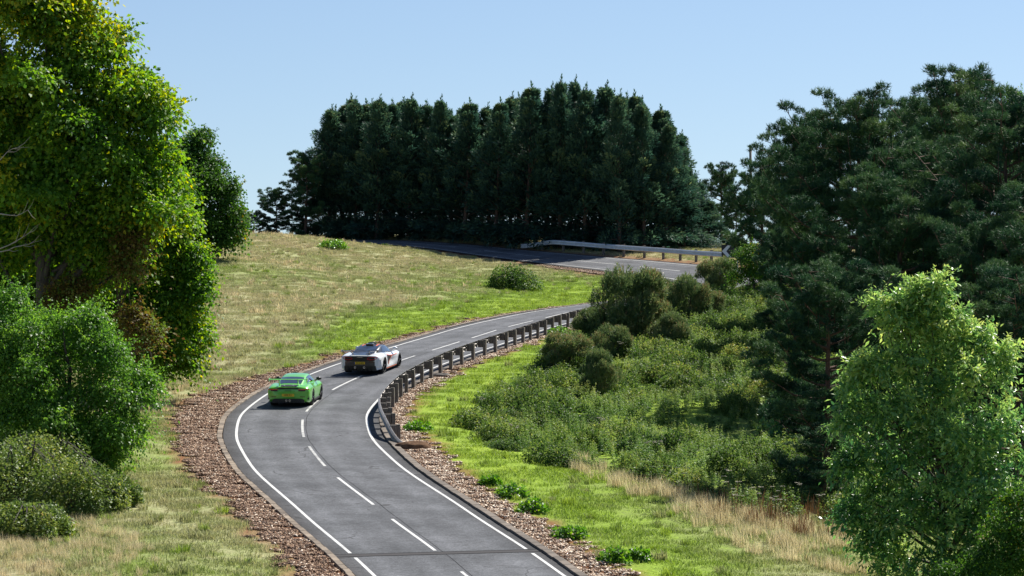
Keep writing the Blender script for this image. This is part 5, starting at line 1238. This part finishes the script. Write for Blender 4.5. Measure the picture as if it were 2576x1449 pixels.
# ---- the green car (y = 0 at the rear axle, nose towards +y)
g = tag(empty('sports_car'), 'bright green sports car with high rear wing, behind the white car', 'car')
ST = [(-1.06, [(0, .36), (.62, .36), (.69, .40), (.735, .56), (.72, .70), (.66, .79), (.46, .83), (0, .845)]),
 (-1.02, [(0, .30), (.70, .31), (.80, .36), (.845, .56), (.83, .73), (.75, .83), (.50, .87), (0, .885)]),
 (-.90, [(0, .22), (.75, .23), (.87, .31), (.915, .56), (.90, .76), (.78, .875), (.53, .905), (0, .92)]),
 (-.60, [(0, .16), (.78, .17), (.915, .28), (.94, .56), (.93, .79), (.80, .925), (.57, .93), (0, .95)]),
 (-.20, [(0, .14), (.78, .15), (.925, .27), (.945, .56), (.94, .81), (.80, .955), (.60, .945), (0, .97)]),
 (.25, [(0, .13), (.78, .14), (.91, .26), (.935, .54), (.92, .79), (.79, .93), (.62, .945), (0, .97)]),
 (.80, [(0, .13), (.76, .14), (.86, .25), (.895, .50), (.87, .72), (.79, .87), (.66, .92), (0, .96)]),
 (1.6, [(0, .13), (.76, .14), (.86, .25), (.89, .50), (.87, .72), (.78, .86), (.64, .90), (0, .93)]),
 (2.15, [(0, .13), (.77, .14), (.88, .26), (.915, .52), (.90, .75), (.76, .855), (.50, .83), (0, .84)]),
 (2.46, [(0, .13), (.77, .14), (.90, .27), (.925, .52), (.91, .76), (.75, .85), (.45, .77), (0, .775)]),
 (2.9, [(0, .13), (.76, .14), (.88, .26), (.905, .50), (.87, .69), (.70, .76), (.40, .68), (0, .69)]),
 (3.3, [(0, .14), (.66, .15), (.78, .25), (.80, .45), (.76, .56), (.62, .61), (.36, .58), (0, .59)]),
 (3.49, [(0, .2), (.5, .21), (.58, .28), (.60, .42), (.56, .48), (.46, .5), (.28, .5), (0, .5)])]
S = Shell(ST); V, Fq = S.mesh(60, 36); body = from_vf('body', V, Fq, [M['green'], M['black']], g); cut_arches(body, [(0, .345, .385), (2.457, .335, .365)], .38, .60, M['black'])
CB = Shell([(-.66, [(.56, .86), (.53, .89), (.46, .92), (.26, .945), (0, .95)]), (-.25, [(.60, .86), (.57, .93), (.50, 1.01), (.31, 1.05), (0, 1.06)]), (.25, [(.63, .86), (.605, .95), (.52, 1.125), (.33, 1.175), (0, 1.19)]),
 (.75, [(.67, .86), (.645, .96), (.525, 1.19), (.34, 1.248), (0, 1.265)]), (1.2, [(.70, .86), (.675, .96), (.53, 1.21), (.35, 1.27), (0, 1.286)]), (1.6, [(.71, .86), (.69, .95), (.54, 1.18), (.36, 1.245), (0, 1.26)]),
 (2.0, [(.70, .85), (.67, .93), (.555, 1.03), (.37, 1.10), (0, 1.12)]), (2.4, [(.60, .80), (.56, .83), (.5, .85), (.34, .87), (0, .88)])])
V, Fq = CB.mesh(40, 24, base_open=True); from_vf('roof', V, Fq, [M['green']], g)
V, Fq = CB.patch([(-.46, 2.15), (.36, 2.15), (.36, 4), (-.46, 4)], .006, 12, 10, both=True); rw = from_vf('rear_window', V, Fq, [M['glass']], g)
V, Fq = CB.patch([(.30, .95), (1.72, .95), (1.42, 2.0), (.55, 1.95)], .006, 14, 8, both=True); from_vf('side_window', V, Fq, [M['glass']], g)
V, Fq = CB.patch([(1.62, 2.2), (2.2, 2.2), (2.2, 4), (1.62, 4)], .006, 12, 10, both=True); from_vf('windscreen', V, Fq, [M['glass']], g)
V, Fq = S.patch([(-.95, 6.35), (-.55, 6.35), (-.55, 7), (-.95, 7)], .012, 8, 8, both=True); from_vf('engine_grille', V, Fq, [M['black']], g)
tail = lambda x: float(np.interp(abs(x), [0, .66, .74, .83, .90, .935], [-1.068, -1.062, -1.045, -1.0, -.915, -.80]))
mb = MB(); slab_x(mb, np.linspace(-.62, .62, 15), lambda x: -1.13 + .10 * (x / .62)**2, lambda x: .865 - .03 * (abs(x) / .62)**3, lambda x: .905 - .04 * (abs(x) / .62)**3, .34); mb.build('ducktail', M['green'], g)
mb = MB(); slab_x(mb, np.linspace(-.46, .46, 11), lambda x: -1.085, .795, .845, .03); mb.build('tail_vent', M['black'], g)
for sg in (-1, 1):
    mb = MB(); xs = sg * np.linspace(.44, .905, 10); slab_x(mb, xs, lambda x: tail(x) - .012, lambda x: .765 - .012 * (abs(x) - .44), lambda x: .80 + .0 * x, .03); mb.build('tail_light', M['red'], g)
    mb = MB(); xs = sg * np.linspace(.46, .875, 10); slab_x(mb, xs, lambda x: tail(x) - .010, .705, .758, .03); mb.build('light_surround', M['black'], g)
    mb = MB(); xs = sg * np.linspace(.52, .77, 6); slab_x(mb, xs, lambda x: tail(x) - .008, .452, .478, .03); mb.build('reflector', M['red_dark'], g)
    mb = MB(); xs = sg * np.linspace(.84, .905, 4); slab_x(mb, xs, lambda x: tail(x) - .012, lambda x: .33 + .3 * (.905 - abs(x)), lambda x: .56 - .4 * (.905 - abs(x)), .03); mb.build('side_vent', M['black'], g)
    mb = MB(); mb.add([(sg * .40, -.80, .92), (sg * .40, -.62, .93), (sg * .40, -.86, 1.20), (sg * .40, -1.02, 1.20), (sg * .425, -.80, .92), (sg * .425, -.62, .93), (sg * .425, -.86, 1.20), (sg * .425, -1.02, 1.20)], [(0, 1, 2, 3), (7, 6, 5, 4), (0, 4, 5, 1), (1, 5, 6, 2), (2, 6, 7, 3), (3, 7, 4, 0)]); mb.build('wing_strut', M['green'], g)
    mb = MB(); mb.box((sg * .825, -.98, 1.195), (.018, .36, .13)); mb.build('wing_end_plate', M['green'], g)
    mb = MB(); mb.tube([(sg * .70, 1.78, .93), (sg * .84, 1.76, .98)], [.03, .025], 6); mb.lathe([(-.0, 0), (.0, .06), (.06, .085), (.12, .05), (.14, 0)], 14, 'Z', (0, 0, 0)); 
    mb = MB(); mb.tube([(sg * .72, 1.80, .92), (sg * .86, 1.78, .985)], [.028, .022], 6); mb.tube([(sg * .80, 1.74, 1.0), (sg * .90, 1.77, 1.01), (sg * 1.0, 1.83, 1.0)], [.055, .085, .045], 10); mb.build('wing_mirror', M['black'], g, smooth=True)
    mb = MB(); mb.box((sg * .885, 1.25, .19), (.05, 1.45, .08)); mb.build('side_skirt', M['black'], g)
    mb = MB(); mb.box((sg * .055 + .0, -1.0, .27), (.085, .16, .085)); mb.lathe([(0, .03), (0, .045)], 12, 'Z'); mb = MB(); mb.lathe([(-1.11, .030), (-1.11, .042), (-.9, .042)], 16, 'Z'); 
    mb.v = [(sg * .075 + a, c, .30 + b2) for a, b2, c in [(p[0], p[1], p[2]) for p in mb.v]]; mb.build('exhaust_pipe', M['chrome'], g)
    wheel(g, .78, 0, .345, .31, sg, M['rim_black'], M['tyre'], 7, .255); wheel(g, .79, 2.457, .335, .26, sg, M['rim_black'], M['tyre'], 7, .25)
wing('rear_wing', M['green'], g, .82, -.98, 1.21, .32, .045)
mb = MB(); slab_x(mb, np.linspace(-.70, .70, 13), lambda x: tail(x) - .006, lambda x: .20, lambda x: .385 - .05 * max(0, (abs(x) - .58) / .12), .30)
for k in range(-3, 4): mb.box((k * .17, -1.07, .235), (.012, .16, .09))
mb.build('diffuser', M['black'], g)
mb = MB(); mb.box((0, -1.083, .535), (.54, .012, .115)); pl = mb.build('number_plate', M['yellow'], g)
text_part('OPR 911', 'lettering', .098, pl, (0, -1.0905, .535), (math.pi / 2, 0, 0), M['ink'], .92)
mb = MB(); slab_x(mb, np.linspace(-.14, .14, 5), lambda x: -1.073, .715, .735, .01); mb.build('badge', M['ink'], g)
for sg in (-1, 1):
    mb = MB(); mb.tube([(sg * .34, .95, .75), (sg * .34, .9, 1.02), (sg * .34, .88, 1.12)], [.20, .19, .10], 10); mb.build('seat', M['seat'], g, smooth=True)
    mb = MB(); mb.box((sg * .19, -.885, .955), (.02, .22, .02), rx=.1); mb.build('lid_strip', M['chrome'], g)
place_car(g, 735, 1019, math.radians(5.2)); g.scale = (.97, .97, .97)

# ---- the white car
c = tag(empty('sports_car'), 'low white sports car with black roof, orange stripes and black rear wing', 'car')
ST = [(-.86, [(0, .40), (.62, .40), (.72, .44), (.80, .62), (.78, .74), (.70, .83), (.46, .86), (0, .865)]),
 (-.80, [(0, .32), (.70, .33), (.83, .38), (.90, .60), (.88, .76), (.77, .86), (.50, .885), (0, .89)]),
 (-.62, [(0, .22), (.76, .23), (.92, .32), (.955, .58), (.94, .78), (.80, .895), (.52, .90), (0, .905)]),
 (-.25, [(0, .15), (.78, .16), (.945, .28), (.968, .56), (.955, .79), (.80, .925), (.54, .92), (0, .925)]),
 (.10, [(0, .13), (.78, .14), (.945, .26), (.968, .55), (.95, .79), (.79, .93), (.56, .92), (0, .93)]),
 (.55, [(0, .12), (.78, .13), (.91, .23), (.925, .48), (.90, .72), (.79, .87), (.62, .89), (0, .92)]),
 (.95, [(0, .12), (.77, .13), (.875, .20), (.845, .42), (.865, .68), (.79, .83), (.66, .86), (0, .9)]),
 (1.5, [(0, .12), (.77, .13), (.875, .20), (.83, .42), (.875, .64), (.79, .79), (.66, .82), (0, .86)]),
 (2.1, [(0, .12), (.78, .13), (.90, .24), (.925, .48), (.92, .67), (.78, .79), (.52, .73), (0, .74)]),
 (2.6, [(0, .12), (.78, .13), (.91, .25), (.94, .50), (.93, .68), (.77, .79), (.46, .68), (0, .68)]),
 (3.05, [(0, .12), (.76, .13), (.88, .24), (.90, .45), (.86, .60), (.70, .67), (.40, .58), (0, .58)]),
 (3.45, [(0, .13), (.66, .14), (.78, .22), (.79, .38), (.73, .48), (.58, .51), (.36, .47), (0, .47)]),
 (3.68, [(0, .18), (.5, .19), (.55, .24), (.56, .34), (.5, .39), (.42, .41), (.28, .4), (0, .4)])]
S = Shell(ST); V, Fq = S.mesh(60, 36); body = from_vf('body', V, Fq, [M['white'], M['black']], c); cut_arches(body, [(0, .345, .385), (2.67, .33, .36)], .38, .62, M['black'])
CB = Shell([(-.35, [(.60, .84), (.55, .88), (.48, .905), (.28, .92), (0, .925)]), (.0, [(.66, .84), (.60, .91), (.53, .98), (.40, 1.0), (0, .965)]), (.40, [(.72, .84), (.67, .91), (.55, 1.07), (.40, 1.10), (0, 1.06)]),
 (.80, [(.74, .82), (.70, .90), (.54, 1.14), (.38, 1.175), (0, 1.185)]), (1.25, [(.75, .80), (.71, .88), (.53, 1.15), (.36, 1.19), (0, 1.20)]), (1.65, [(.74, .78), (.70, .86), (.53, 1.09), (.36, 1.14), (0, 1.155)]),
 (2.1, [(.70, .75), (.65, .81), (.53, .93), (.36, .98), (0, .995)]), (2.5, [(.60, .70), (.54, .73), (.47, .74), (.32, .75), (0, .76)])])
V, Fq = CB.mesh(40, 24, base_open=True); roof = from_vf('roof', V, Fq, [M['carbon']], c)
V, Fq = CB.patch([(.18, 2.75), (.72, 2.75), (.72, 4), (.18, 4)], .006, 10, 8, both=True); from_vf('rear_window', V, Fq, [M['glass']], c)
V, Fq = CB.patch([(.50, .95), (1.95, .95), (1.60, 2.0), (.78, 1.95)], .006, 14, 8, both=True); from_vf('side_window', V, Fq, [M['glass']], c)
V, Fq = CB.patch([(1.62, 2.2), (2.28, 2.2), (2.28, 4), (1.62, 4)], .006, 12, 10, both=True); from_vf('windscreen', V, Fq, [M['glass']], c)
for sg in (-1, 1):
    V, Fq = CB.patch([(.76, 3.02), (1.62, 3.02), (1.62, 3.22), (.76, 3.22)], .008, 12, 4, side=sg); from_vf('roof_stripe', V, Fq, [M['orange']], roof)
mb = MB(); mb.box((0, 1.06, 1.225), (.36, .52, .075)); mb.box((0, 1.28, 1.245), (.38, .10, .10)); mb.build('roof_scoop', M['carbon'], roof)
mb = MB(); mb.box((.10, 1.0, 1.266), (.07, .10, .008)); mb.build('scoop_sticker', M['white'], roof)
V, Fq = S.patch([(-.78, 6.12), (.3, 6.12), (.3, 7), (-.78, 7)], .012, 12, 8, both=True); deck = from_vf('engine_deck', V, Fq, [M['carbon']], c)
tail = lambda x: float(np.interp(abs(x), [0, .66, .75, .86, .93, .962], [-.868, -.862, -.845, -.79, -.68, -.50]))
mb = MB(); slab_x(mb, np.linspace(-.86, .86, 23), lambda x: tail(x) - .008, lambda x: .615 - .0 * x + .05 * max(0, (abs(x) - .62) / .24), lambda x: .845 - .03 * (abs(x) / .86)**4, .05); mb.build('tail_panel', M['black'], c)
mb = MB(); slab_x(mb, np.linspace(-.72, .72, 17), lambda x: tail(x) - .012, .40, .612, .06); bmp = mb.build('rear_bumper', M['carbon'], c)
mb = MB(); slab_x(mb, np.linspace(-.76, .76, 13), lambda x: tail(x) - .004, lambda x: .17, lambda x: .40, .30)
for k in range(-3, 4): mb.box((k * .18, -.89, .22), (.012, .18, .10))
mb.build('diffuser', M['black'], c)
for sg in (-1, 1):
    pts = []
    for k in range(21):     # a thin loop light
        a = 2 * math.pi * k / 20; x = sg * (.60 + .235 * math.cos(a)); z = .755 + .062 * math.sin(a) + .018 * math.cos(a) * 1.0; pts.append((x, tail(x) - .03, z))
    mb = MB(); mb.tube(pts, .013, 6, cap=False); mb.build('tail_light', M['red'], c)
    mb = MB(); xs = sg * np.linspace(.44, .68, 5); slab_x(mb, xs, lambda x: tail(x) - .017, .575, .603, .02); mb.build('reflector', M['red_dark'], c)
    # white rear quarter blade
    mb = MB(); q = [(.69, -.872, .60), (.975, -.70, .70), (.975, -.52, .24), (.80, -.80, .20)]; mb.add([(sg * a, b2, z) for a, b2, z in q] + [(sg * (a - .02), b2 + .05, z) for a, b2, z in q], [(0, 1, 2, 3), (7, 6, 5, 4), (0, 4, 5, 1), (1, 5, 6, 2), (2, 6, 7, 3), (3, 7, 4, 0)]); mb.build('rear_quarter', M['white'], c)
    mb = MB(); mb.add([(sg * .36, -.62, .89), (sg * .36, -.50, .895), (sg * .46, -.80, 1.085), (sg * .46, -.92, 1.085), (sg * .38, -.62, .89), (sg * .38, -.50, .895), (sg * .48, -.80, 1.085), (sg * .48, -.92, 1.085)], [(0, 1, 2, 3), (7, 6, 5, 4), (0, 4, 5, 1), (1, 5, 6, 2), (2, 6, 7, 3), (3, 7, 4, 0)]); mb.build('wing_strut', M['black'], c)
    mb = MB(); mb.box((sg * .86, -.88, 1.10), (.02, .30, .10)); mb.build('wing_end_plate', M['carbon'], c)
    mb = MB(); mb.tube([(sg * .72, 1.95, .82), (sg * .88, 1.92, .93)], [.022, .018], 6); mb.tube([(sg * .84, 1.87, .95), (sg * .93, 1.90, .965), (sg * 1.02, 1.96, .95)], [.045, .075, .04], 10); mb.build('wing_mirror', M['white'], c, smooth=True)
    V, Fq = S.patch([(.62, 4.35), (1.45, 4.15), (.95, 2.55), (.72, 3.0)], .012, 8, 8, side=sg); si = from_vf('side_intake', V, Fq, [M['black']], c)
    V, Fq = S.patch([(.58, 4.42), (2.15, 4.12), (2.15, 3.98), (.62, 4.30)], .018, 14, 3, side=sg); from_vf('intake_trim', V, Fq, [M['orange']], si)
    V, Fq = S.patch([(1.42, 4.05), (1.52, 4.05), (1.0, 2.5), (.92, 2.5)], .019, 4, 8, side=sg); from_vf('intake_trim', V, Fq, [M['orange']], si)
    mb = MB(); mb.box((sg * .885, 1.3, .155), (.05, 1.75, .07)); sk = mb.build('side_skirt', M['black'], c)
    mb = MB(); mb.box((sg * .912, 1.3, .165), (.006, 1.7, .022)); mb.build('skirt_stripe', M['orange'], sk)
    mb = MB(); mb.add([(sg * .20, -.55, .918), (sg * .27, -.55, .918), (sg * .24, -.18, .945), (sg * .17, -.18, .945)], [(0, 1, 2, 3) if sg > 0 else (3, 2, 1, 0)]); mb.build('deck_vent', M['black'], deck)
    mb = MB(); mb.lathe([(0, .03), (0, .05), (.18, .05)], 16, 'Z'); mb.v = [(sg * .22 + p[0], -.93 + p[2], .33 + p[1]) for p in mb.v]; mb.build('exhaust_pipe', M['chrome'], c)
    wheel(c, .80, 0, .345, .30, sg, M['rim_black'], M['tyre'], 5, .26); wheel(c, .81, 2.67, .33, .25, sg, M['rim_black'], M['tyre'], 5, .25)
wing('rear_wing', M['carbon'], c, .86, -.88, 1.10, .27, .04)
mb = MB(); mb.box((0, -.890, .535), (.52, .012, .112)); pl = mb.build('number_plate', M['yellow'], c)
text_part('RO18 MCL', 'lettering', .088, pl, (.02, -.8975, .535), (math.pi / 2, 0, 0), M['ink'], .92)
mb = MB(); mb.box((-.245, -.8965, .535), (.035, .004, .10)); mb.build('plate_band', M['blue'], pl)
mb = MB(); slab_x(mb, np.linspace(-.13, .13, 5), lambda x: -.884, .79, .806, .01); mb.build('badge', M['chrome'], c)
place_car(c, 919, 938, math.radians(13.6))

# ------------------------------------------------------------------ sign and pole at the far bend
M['sign_grey'] = simple('sign_back', (.33, .36, .38), .5, noise=.1)
M['sign_black'] = simple('sign_black', (.015, .015, .016), .5)
x, d, z = 222 * (1832 - HU) / F, 222.0, 0
z = float(ground(x, d)); e = tag(empty('chevron_sign', (x, d, z)), 'white chevron bend sign half hidden in the pine by the far rail', 'sign')
zt = ZC - 222 * (632 - HV) / F - z
mb = MB(); mb.box((.25, 0, zt), (1.5, .03, .95)); mb.build('sign_board', M['sign_black'], e)
mb = MB(); q = [(-.48, .0), (-.05, .44), (.22, .44), (-.15, 0), (.22, -.44), (-.05, -.44)]; mb.add([(a, -.02, zt + b2) for a, b2 in q], [(0, 3, 2, 1), (0, 5, 4, 3)]); mb.build('chevron', simple('sign_white', (.62, .65, .68), .5), e)
for sx in (-.2, .7):
    mb = MB(); mb.tube([(sx, .04, -.2), (sx, .04, zt + .4)], .04, 8); mb.build('sign_post', M['sign_grey'], e)
x, d = 226 * (1889 - HU) / F, 226.0; z = float(ground(x, d)); zt = ZC - 226 * (364 - HV) / F - z
mb = MB(); mb.tube([(0, 0, -.3), (0, 0, zt * .5), (-.04, 0, zt)], [.13, .115, .095], 12); o = mb.build('utility_pole', M['timber'], None, smooth=True); o.location = (x, d, z)
tag(o, 'dark wooden pole top rising above the pines at the far bend', 'pole')
